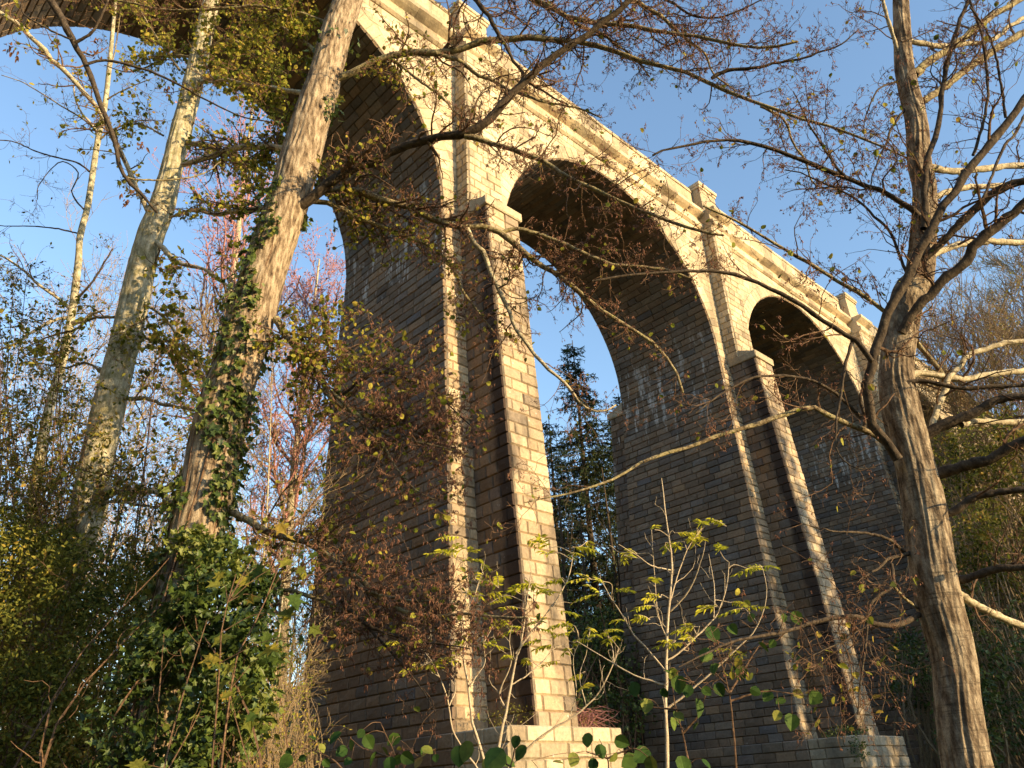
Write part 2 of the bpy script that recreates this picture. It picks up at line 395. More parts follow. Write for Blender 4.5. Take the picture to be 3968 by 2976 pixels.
def box(mb, x0, x1, y0, y1, z0, z1, c=0.02):
    """block with chamfered edges"""
    X = [x0, x1]; Y = [y0, y1]; Z = [z0, z1]; V = []; idx = {}
    for i in range(2):
        for j in range(2):
            for k in range(2):
                sx, sy, sz = 1-2*i, 1-2*j, 1-2*k
                for a, d in enumerate(((0, 1, 1), (1, 0, 1), (1, 1, 0))):
                    idx[i, j, k, a] = len(V)
                    V.append((X[i]+sx*c*d[0]+RNG.normal()*.3*c, Y[j]+sy*c*d[1]+RNG.normal()*.3*c, Z[k]+sz*c*d[2]+RNG.normal()*.3*c))
    q = []; t = []
    I = lambda i, j, k, a: idx[i, j, k, a]
    for s in range(2):
        f = [[I(s, 0, 0, 0), I(s, 1, 0, 0), I(s, 1, 1, 0), I(s, 0, 1, 0)], [I(0, s, 0, 1), I(0, s, 1, 1), I(1, s, 1, 1), I(1, s, 0, 1)], [I(0, 0, s, 2), I(1, 0, s, 2), I(1, 1, s, 2), I(0, 1, s, 2)]]
        q += f if s else [g[::-1] for g in f]
    for i in range(2):
        for j in range(2):
            q.append([I(i, j, 0, 0), I(i, j, 1, 0), I(i, j, 1, 1), I(i, j, 0, 1)])
            q.append([I(i, 0, j, 0), I(i, 1, j, 0), I(i, 1, j, 2), I(i, 0, j, 2)])
            q.append([I(0, i, j, 1), I(1, i, j, 1), I(1, i, j, 2), I(0, i, j, 2)])
            for k in range(2): t.append([I(i, j, k, 0), I(i, j, k, 1), I(i, j, k, 2)])
    mb.add(V, [np.array(q), np.array(t)], np.repeat(RNG.uniform(0, 1, (1, 3)), len(V), 0))
def blocks(mb, x0, x1, y0, y1, z0, z1, ln=1.2, c=0.018):
    x = x0
    while x < x1-0.05:
        e = min(x1, x+ln*RNG.uniform(0.8, 1.2))
        if x1-e < 0.35: e = x1
        box(mb, x, e, y0, y1, z0, z1, c); x = e

viaduct = empty('viaduct', (0, 0, -3.2), 'tall round-arched stone viaduct, sunlit along its front, striding away behind the trees', 'viaduct')
ZB = -3.4
for k in range(-1, 4):
    X = k*PITCHX; rich = k in (0, 1)
    kw = dict(nx=4, ny=3) if rich else dict(nx=3, ny=3)
    mb = MB()
    panel(mb, lambda z: (X-pa(z), W-pf(z), z), lambda z: (X-pa(z), pf(z), z), 0, ZS, (-1, 0, 0), **kw)
    if k in (-1, 0): panel(mb, lambda z: (X+pa(z), pf(z), z), lambda z: (X+pa(z), W-pf(z), z), 0, ZS, (1, 0, 0), **kw)
    else: mb.add([(X+pa(0), pf(0), 0), (X+pa(0), W, 0), (X+pa(ZS), W-pf(ZS), ZS), (X+pa(ZS), pf(ZS), ZS)], np.array([[0, 1, 2, 3]]))
    mb.add([(X+pa(0), W, 0), (X-pa(0), W, 0), (X-pa(ZS), W-pf(ZS), ZS), (X+pa(ZS), W-pf(ZS), ZS)], np.array([[0, 1, 2, 3]]))
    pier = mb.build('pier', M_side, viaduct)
    for s in (-1, 1):
        mf = MB()
        lo = (lambda z: (X-pa(z), pf(z), z)) if s < 0 else (lambda z: (X+B0, pf(z), z))
        hi = (lambda z: (X-B0, pf(z), z)) if s < 0 else (lambda z: (X+pa(z), pf(z), z))
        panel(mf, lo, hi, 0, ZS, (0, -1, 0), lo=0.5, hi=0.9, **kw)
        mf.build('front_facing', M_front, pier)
    ZC = 19.85
    bt = MB()
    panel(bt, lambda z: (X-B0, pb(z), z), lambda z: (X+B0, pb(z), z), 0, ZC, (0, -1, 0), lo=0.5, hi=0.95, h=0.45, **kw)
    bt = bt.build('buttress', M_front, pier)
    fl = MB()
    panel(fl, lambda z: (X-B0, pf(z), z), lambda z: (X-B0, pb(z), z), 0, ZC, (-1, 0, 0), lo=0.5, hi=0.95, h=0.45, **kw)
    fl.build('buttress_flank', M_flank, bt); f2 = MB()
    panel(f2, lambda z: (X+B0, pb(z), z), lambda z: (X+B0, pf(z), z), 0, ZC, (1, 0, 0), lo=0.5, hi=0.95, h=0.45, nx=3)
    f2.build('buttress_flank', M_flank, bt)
    rb = MB()
    yr = lambda z: W-pb(z)
    panel(rb, lambda z: (X-B0, yr(z), z), lambda z: (X-B0, W-pf(z), z), 0, ZC, (-1, 0, 0), lo=0.5, hi=0.95, h=0.45, nx=3)
    rb.add([(X+B0, W, 0), (X+B0, yr(0), 0), (X-B0, yr(0), 0), (X+B0, W-pf(ZC), ZC), (X+B0, yr(ZC), ZC), (X-B0, yr(ZC), ZC)], np.array([[0, 3, 4, 1], [1, 4, 5, 2]]))
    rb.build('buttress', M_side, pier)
    for s in (0, 1):
        cp = MB()
        y0, y1 = (pb(ZC)-0.16, pf(ZC)) if s == 0 else (W-pf(ZC), W-pb(ZC)+0.16)
        box(cp, X-B0-0.15, X+B0+0.15, y0, y1, ZC, ZC+0.42, 0.04)
        ys = (y0+0.12, y1) if s == 0 else (y1-0.12, y0)
        cp.add([(X-B0-.05, ys[0], ZC+.41), (X+B0+.05, ys[0], ZC+.41), (X+B0+.05, ys[1], ZC+1.15), (X-B0-.05, ys[1], ZC+1.15), (X-B0-.05, ys[1], ZC+.41), (X+B0+.05, ys[1], ZC+.41)], [np.array([[0, 1, 2, 3]]), np.array([[0, 3, 4], [1, 5, 2]])])
        cp.build('buttress_cap', M_pale, pier)
    pl = MB()
    x0, x1, y0, y1 = X-2.5, X+2.5, -2.6, W+2.6
    bx0, bx1 = X-2.45, X+2.2
    # plinth: front block under the buttress and the wider base under the shaft, one stepped outline
    panel(pl, lambda z: (bx0, y0, z), lambda z: (bx1, y0, z), ZB, 0, (0, -1, 0), lo=0.7, hi=1.2, h=0.44)
    panel(pl, lambda z: (bx0, -0.3, z), lambda z: (bx0, y0, z), ZB, 0, (-1, 0, 0), lo=0.7, hi=1.2, h=0.44)
    panel(pl, lambda z: (bx1, y0, z), lambda z: (bx1, -0.3, z), ZB, 0, (1, 0, 0), lo=0.7, hi=1.2, h=0.44)
    pl.add([(bx0, y0, 0), (bx1, y0, 0), (bx1, -0.3, 0), (bx0, -0.3, 0)], np.array([[0, 1, 2, 3]]))
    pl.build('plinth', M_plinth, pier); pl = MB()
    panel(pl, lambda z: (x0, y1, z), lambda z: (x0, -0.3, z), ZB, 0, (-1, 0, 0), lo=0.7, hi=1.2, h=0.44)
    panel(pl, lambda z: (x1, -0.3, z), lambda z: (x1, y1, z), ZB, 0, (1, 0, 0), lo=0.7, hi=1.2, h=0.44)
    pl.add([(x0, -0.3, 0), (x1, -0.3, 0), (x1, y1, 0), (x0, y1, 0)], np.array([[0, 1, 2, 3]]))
    pl.build('plinth', M_side, pier)  # plinth sides take the darker stone to paint in their shade
    # pilaster above the buttress cap, front and back
    pp = MB(); yp = YW-0.77
    panel(pp, lambda z: (X-PW, yp, z), lambda z: (X+PW, yp, z), ZC+0.42, ZW, (0, -1, 0), lo=0.5, hi=0.95, rock=0.012, h=0.42)
    panel(pp, lambda z: (X-PW, YW, z), lambda z: (X-PW, yp, z), ZC+0.42, ZW, (-1, 0, 0), lo=0.4, hi=0.8, rock=0.012, h=0.42)
    panel(pp, lambda z: (X+PW, yp, z), lambda z: (X+PW, YW, z), ZC+0.42, ZW, (1, 0, 0), lo=0.4, hi=0.8, rock=0.012, h=0.42)
    pp.build('pilaster', M_pale, viaduct)

def profile(mb, x0, x1, prof, ln):
    """stone moulding: the outline prof (y,z) run along X in blocks"""
    x = x0; n = len(prof)
    while x < x1-1e-3:
        e = min(x1, x+ln*RNG.uniform(0.85, 1.15))
        if x1-e < 0.4: e = x1
        g = 0.006
        V = [(x+g+RNG.normal()*.004, y+RNG.normal()*.009, z+RNG.normal()*.009) for y, z in prof]+[(e-g+RNG.normal()*.004, y+RNG.normal()*.009, z+RNG.normal()*.009) for y, z in prof]
        F = np.array([[i, (i+1) % n, n+(i+1) % n, n+i] for i in range(n)])
        mb.add(V, [F[:, ::-1], np.arange(n)[None, :], np.arange(2*n-1, n-1, -1)[None, :]], np.repeat(RNG.uniform(0, 1, (1, 3)), 2*n, 0))
        x = e
XE0, XE1 = -PITCHX-12, 3*PITCHX+14
for k in range(-1, 3):
    xm = (k+0.5)*PITCHX
    mb = MB(); n = int(math.pi*RAD/H)
    Lf = lambda s: (xm+RAD*math.cos(s/RAD), W-YW, ZS+RAD*math.sin(s/RAD))
    Rf = lambda s: (xm+RAD*math.cos(s/RAD), YW, ZS+RAD*math.sin(s/RAD))
    rows = int(round(math.pi*RAD/H)); zz = np.linspace(0, math.pi*RAD, rows+1); Q = []
    refs = []
    for i in range(rows):
        a, b = zz[i], zz[i+1]; La, Ra, Lb, Rb = map(np.asarray, (Lf(a), Rf(a), Lf(b), Rf(b)))
        u = breaks(np.linalg.norm(Ra-La), 0.6, 1.15, i % 2)
        for s, t in zip(u[:-1], u[1:]):
            Q.append([La+(Ra-La)*s, La+(Ra-La)*t, Lb+(Rb-Lb)*t, Lb+(Rb-Lb)*s])
            th = (a+b)/2/RAD; refs.append((-math.cos(th), 0, -math.sin(th)))
    stones(mb, np.array(Q), np.array(refs), rock=0.018)
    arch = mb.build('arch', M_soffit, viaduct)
    nv = 54; th = np.linspace(0, math.pi, nv+1)
    for yy, ref in ((YW-0.012, -1), (W-YW+0.012, 1)):
        mb = MB()
        Q = [[(xm+r*math.cos(t), yy, ZS+r*math.sin(t)) for r, t in ((RAD, a), (REX, a), (REX, b), (RAD, b))] for a, b in zip(th[:-1], th[1:])]
        stones(mb, np.array(Q), (0, ref, 0), rock=0.012, h=0.03, e=0.025)
        mb.build('voussoir_ring', M_pale, arch)
    # spandrel wall of this bay (front and back)
    for yy, ref in ((YW, -1), (W-YW, 1)):
        mb = MB()
        rows = int(round((ZW-ZS)/0.4)); zz = np.linspace(ZS, ZW, rows+1); Q = []
        gap = lambda z: math.sqrt(max(REX**2-(z-ZS)**2, 0))
        for i in range(rows):
            za, zb = zz[i], zz[i+1]; ga, gb = gap(za), gap(zb)
            for sgn in (-1, 1):
                xo = xm+sgn*PITCHX/2
                wid = PITCHX/2-min(ga, gb)
                if wid < 0.06: continue
                u = breaks(wid, 0.6, 1.1, i % 2)*wid
                for s, t in zip(u[:-1], u[1:]):
                    lim = lambda v, g: xo-sgn*min(v, PITCHX/2-g)
                    q = [(lim(s, ga), yy, za), (lim(t, ga), yy, za), (lim(t, gb), yy, zb), (lim(s, gb), yy, zb)]
                    if abs(q[0][0]-q[1][0])+abs(q[2][0]-q[3][0]) > 0.1: Q.append(q)
        stones(mb, np.array(Q), (0, ref, 0), rock=0.010, h=0.022, e=0.02, nx=3)
        mb.build('spandrel_wall', M_pale, viaduct)
# solid ends and core of the deck, cornice, parapet, pedestals
core = MB(); box(core, XE0, XE1, YW+0.05, W-YW-0.05, 29.6, 31.2)
for xa, xb in ((XE0, -PITCHX), (3*PITCHX, XE1)): box(core, xa, xb, YW+0.02, W-YW-0.02, -3.4, ZW)
core.build('deck', M_pale, viaduct)
for sg in (0, 1):
    mb = MB()
    fy = (lambda y: y) if sg == 0 else (lambda y: W-y)
    def run(x0, x1, off, cap=False):
        for prof, ln in (([(YW+.3, 29.75), (YW-.06, 29.75), (YW-.2, 29.86), (YW-.2, 30.16), (YW-.02, 30.24), (YW-.02, 30.62), (YW-.28, 30.74), (YW-.46, 30.86), (YW-.46, 31.1), (YW+.3, 31.16)], 1.3),):
            pr = [(fy(y-off if i not in (0, len(prof)-1) else y), z) for i, (y, z) in enumerate(prof)]
            if sg: pr = pr[::-1]
            profile(mb, x0, x1, pr, ln)
    for k in range(-2, 4):
        a = k*PITCHX+PW+0.08 if k > -2 else XE0; b = (k+1)*PITCHX-PW-0.08 if k < 3 else XE1
        run(a, b, 0.0)
        if k > -2: run(k*PITCHX-PW-0.08, k*PITCHX+PW+0.08, 0.74)
    mb.build('cornice', M_pale, viaduct)
YP = YW+0.21
for y0, y1 in ((YP, YP+0.45), (W-YP-0.45, W-YP)):
    for k in range(-2, 4):
        mb = MB()
        a = k*PITCHX+0.98 if k > -2 else XE0; b = (k+1)*PITCHX-0.98 if k < 3 else XE1
        blocks(mb, a, b, y0, y1, 31.12, 32.0, 1.1); blocks(mb, a, b, y0+.003, y1-.003, 32.0, ZPAR-0.24, 1.25)
        blocks(mb, a, b, y0-0.06, y1+0.06, ZPAR-0.24, ZPAR, 1.4, 0.03)
        mb.build('parapet', M_pale, viaduct)
for k in range(-1, 4):
    X = k*PITCHX
    for sg in (0, 1):
        mb = MB(); ya, yb = (YP-0.72, YP+0.75) if sg == 0 else (W-YP-0.75, W-YP+0.72)
        box(mb, X-0.97, X+0.97, ya+0.08, yb, 31.1, 31.45, 0.03)
        for i, (za, zb) in enumerate(((31.45, 32.0), (32.0, 32.6), (32.6, 33.15))): box(mb, X-0.9+.002*i, X+0.9-.002*i, ya+0.14+.002*i, yb-.06, za, zb, 0.015)
        box(mb, X-0.98, X+0.98, ya+0.06, yb+.02, 33.15, 33.32, 0.03)
        box(mb, X-1.04, X+1.04, ya, yb+.06, 33.32, 33.56, 0.03)
        mb.add([(X-1.0, ya+.04, 33.55), (X+1.0, ya+.04, 33.55), (X+1.0, yb, 33.55), (X-1.0, yb, 33.55), (X-.2, (ya+yb)/2, 33.72), (X+.2, (ya+yb)/2, 33.72)], [np.array([[0, 1, 5, 4], [2, 3, 4, 5]]), np.array([[1, 2, 5], [3, 0, 4]])])
        mb.build('pedestal', M_pale, viaduct)

# ================================================================== ground
gx = np.concatenate([np.linspace(-900, -80, 24), np.linspace(-76, 150, 114), np.linspace(160, 900, 24)])
gy = np.concatenate([np.linspace(-900, -80, 24), np.linspace(-76, 150, 114), np.linspace(160, 900, 24)])
def gh(x, y):
    """valley floor, rising to a steep wooded bank where the viaduct lands"""
    b = np.clip((x-35)/34, 0, 1); b = b*b*(3-2*b)
    b2 = np.clip((y-30)/150, 0, 1)
    b3 = np.clip((-44-x)/70, 0, 1); b3 = b3*b3*(3-2*b3)*60  # unseen hillside, added to block low sky light from the shaded faces
    return b3-3.4+0.5*np.sin(x*0.13+1)*np.cos(y*0.11)+b*24+b2*5*(1-b)
GX, GY = np.meshgrid(gx, gy)
GZ = gh(GX, GY)
mb = MB(); nxg = len(gx); i = np.arange(nxg-1)[None, :]+np.arange(len(gy)-1)[:, None]*nxg; i = i.ravel()
mb.add(np.stack([GX, GY, GZ], -1).reshape(-1, 3), np.stack([i, i+1, i+nxg+1, i+nxg], 1))
g = mb.build('ground', M_ground, None, smooth=True); tag(g, kind='structure')

# ================================================================== trees: traced trunks and limbs
OFFC = (0, 715.8, 1431.4); OFFR = (0, 536.8, 1073.6)
def T(c, r, pts):
    return [(OFFC[c]+x/2.834, OFFR[r]+y/2.834) for x, y in pts]
def trunk_obj(name, mat, root, trace, depth, sides=40, n=220, amp=0.02, fz=1.2, fa=9.0, drop=None, dlean=0.0):
    """trunk from (x, y, width) picture points at one distance, continued down to the ground, with modelled bark ridges"""
    pts = []
    for q, (x, y, w) in enumerate(trace):
        p = PX(x, y, depth+dlean*q/(len(trace)-1)); pts.append(list(p)+[w*0.5*pxsize(p)])
    pts = np.array(pts)
    lowest = pts[0]
    gz = gh(lowest[0], lowest[1])-0.3
    if lowest[2] > gz:
        d = pts[0]-pts[1]; k = (gz-lowest[2])/d[2]
        ext = lowest+d*k; ext[:2] = lowest[:2]+(ext[:2]-lowest[:2])*0.6; ext[3] = lowest[3]*1.35
        pts = np.vstack([ext, pts])
    S = spline(pts, n)
    P, r = S[:, :3], S[:, 3]
    V, F = tubes(P[None], r[None], sides)
    V = V.reshape(n, sides, 3); s = np.concatenate([[0], np.cumsum(np.linalg.norm(np.diff(P, axis=0), axis=1))])
    sd_ = RNG.uniform(0, 50)
    for i in range(n):
        for j in range(sides):
            a = 2*math.pi*j/sides; R0 = r[i]
            c = Vector((math.cos(a)*R0*fa+sd_, math.sin(a)*R0*fa, s[i]*fz))
            f = mnoise.noise(c*2.1); f2 = mnoise.noise(c*5.3); lump = mnoise.noise(Vector((math.cos(a)*1.2+sd_, math.sin(a)*1.2, s[i]*1.3)))
            dv = amp*(0.9-2.2*abs(f))+amp*0.5*f2+R0*0.07*lump
            V[i, j] = P[i]+(V[i, j]-P[i])*(1+dv/R0)
    mb = MB(); mb.add(V.reshape(-1, 3), F); o = mb.build(name, mat, root, smooth=True)
    return o, P, r

def limb_line(trace, w0, w1, d0, d1, K=26, knob=0.25):
    m = len(trace); out = []
    sl = np.concatenate([[0], np.cumsum([math.dist(a, b) for a, b in zip(trace[:-1], trace[1:])])]); sl /= sl[-1]
    for (x, y), u in zip(trace, sl):
        p = PX(x, y, d0+(d1-d0)*u); out.append(list(p)+[0.5*(w0+(w1-w0)*u)/2.834*pxsize(p)])
    S = spline(np.array(out), K)
    L_ = np.linalg.norm(np.diff(S[:, :3], axis=0), axis=1).sum()/(K-1)
    S[1:-1, :3] += RNG.normal(size=(K-2, 3))*np.minimum(0.06*L_, 0.22*S[1:-1, 3:4])
    S[:, 3] *= RNG.uniform(1-knob*.5, 1+knob*.5, K)
    return S[:, :3], S[:, 3]

def octas(mb, pos, d, ln, rad):
    n = len(pos)
    if n == 0: return
    d = unit(d); a = unit(np.cross(d, RNG.normal(size=(n, 3)))); b = np.cross(d, a)
    ln = np.asarray(ln)[:, None]; rad = np.asarray(rad)[:, None]; m = pos+d*ln*0.45
    V = np.stack([pos, m+a*rad, m+b*rad, m-a*rad, m-b*rad, pos+d*ln], 1)
    f = np.array([[0, 2, 1], [0, 3, 2], [0, 4, 3], [0, 1, 4], [5, 1, 2], [5, 2, 3], [5, 3, 4], [5, 4, 1]])
    mb.add(V.reshape(-1, 3), (np.arange(n)[:, None, None]*6+f[None]).reshape(-1, 3), np.repeat(RNG.uniform(0, 1, (n, 3)), 6, 0))

def points_on(P, rate, t0=0.0, t1=1.0):
    N_, K, _ = P.shape
    L_ = np.linalg.norm(np.diff(P, axis=1), axis=2).sum(1)
    n = RNG.poisson(np.maximum(np.broadcast_to(rate, (N_,))*L_, 0)); idx = np.repeat(np.arange(N_), n)
    t = RNG.uniform(t0, t1, len(idx))*(K-1); k = np.minimum(t.astype(int), K-2); f = (t-k)[:, None]
    return P[idx, k]*(1-f)+P[idx, k+1]*f, unit(P[idx, k+1]-P[idx, k]), idx

def crown(root, PL, RL, sc_, twm, lf=None, ck=None, leafmat=None, leafsize=0.055, shape=ROUND, l1=(4.5, 0.3, 1.0), l2=(9, 0.1, 0.36), l3=(9, 0.04, 0.14), bias=(0, 0, 0.05), names=('crown', 'leaves', 'catkins'), leafw=None, extra=None, rm=0.0022):
    """side branches, twigs and twiglets on limbs PL/RL; leaves and catkins on the shoots"""
    PL = np.asarray(PL); RL = np.asarray(RL)
    nl = len(PL)
    lf = np.ones(nl) if lf is None else np.asarray(lf, float); ck = np.ones(nl) if ck is None else np.asarray(ck, float)
    tw = np.ones(nl) if extra is None else np.asarray(extra, float)
    P1, R1, i1 = spawn(PL, RL, l1[0]*tw/sc_, (l1[1]*sc_, l1[2]*sc_), (25, 75), 9, 0.38, rm*1.3, bias, 0.22, 0.08, 1.0, 0.35)
    P2, R2, i2 = spawn(P1, R1, l2[0]/sc_, (l2[1]*sc_, l2[2]*sc_), (30, 80), 6, 0.6, rm, bias, 0.3, 0.1, 1.0, 0.6)
    P3, R3, i3 = spawn(P2, R2, l3[0]/sc_, (l3[1]*sc_, l3[2]*sc_), (30, 85), 4, 0.8, rm*0.8, (0, 0, -0.1), 0.3, 0.2, 1.0, 0.8)
    mb = MB()
    for P_, R_, s in ((P1, R1, 5), (P2, R2, 3), (P3, R3, 3)):
        if len(P_): mb.add(*tubes(P_, R_, s))
    if not mb.empty(): tag(mb.build(names[0], twm, root), kind='stuff')
    w1, w2 = i1, i1[i2] if len(i2) else i2; w3 = w2[i3] if len(i3) else i3
    lm = MB(); cm = MB()
    for P_, own, rate in ((P2, w2, 1.0), (P3, w3, 1.0)):
        if not len(P_): continue
        if leafmat is not None:
            rr = lf[own]*rate
            if leafw is not None: rr = rr*leafw(P_[:, -1])
            pos, tg, _ = points_on(P_, rr*9/sc_, 0.3, 1.0); n = len(pos)
            if n:
                d = unit(tg*0.5+RNG.normal(size=(n, 3))*0.8+np.array([0, 0, -0.35])); nr = RNG.normal(size=(n, 3))+np.array([0, 0, 1.0])
                leaf_cards(pos+d*0.012, d, nr, leafsize*RNG.uniform(0.55, 1.2, n), shape, mb=lm)
        rr = ck[own]*13.0/sc_
        pos, tg, _ = points_on(P_, rr, 0.6, 1.0); n = len(pos)
        if n:
            for q in range(2):
                d = unit(RNG.normal(size=(n, 3))*0.35+np.array([0, 0, -1.0]))
                octas(cm, pos+RNG.normal(size=(n, 3))*0.006, d, sc_*RNG.uniform(0.014, 0.042, n), sc_*RNG.uniform(0.0036, 0.0065, n))
    if not lm.empty(): tag(lm.build(names[1], leafmat, root), kind='stuff')
    if not cm.empty(): tag(cm.build(names[2], M_catkin, root), kind='stuff')

def limbs(root, specs, base_depth, mats):
    PL, RL, lf, ck, tw = [], [], [], [], []
    for c, r, pts, w0, w1, d0, d1, mk, a, b, e in specs:
        P, rr = limb_line(T(c, r, pts), w0, w1, base_depth+d0, base_depth+d1)
        mb = MB(); V, F = tubes(P[None], rr[None], 9); mb.add(V, F)
        tipi = len(P)*9-9; mb.add([P[-1]+(P[-1]-P[-2])*0.1], np.zeros((0, 3), int))
        mb.f.append(np.array([[tipi+j, tipi+(j+1) % 9, len(P)*9] for j in range(9)]))
        mb.build('limb', mats[mk], root, smooth=True)
        PL.append(P); RL.append(rr); lf.append(a); ck.append(b); tw.append(e)
    return PL, RL, lf, ck, tw
MATS = dict(l=M_limb_lichen, d=M_limb_dark, p=M_limb_pale)

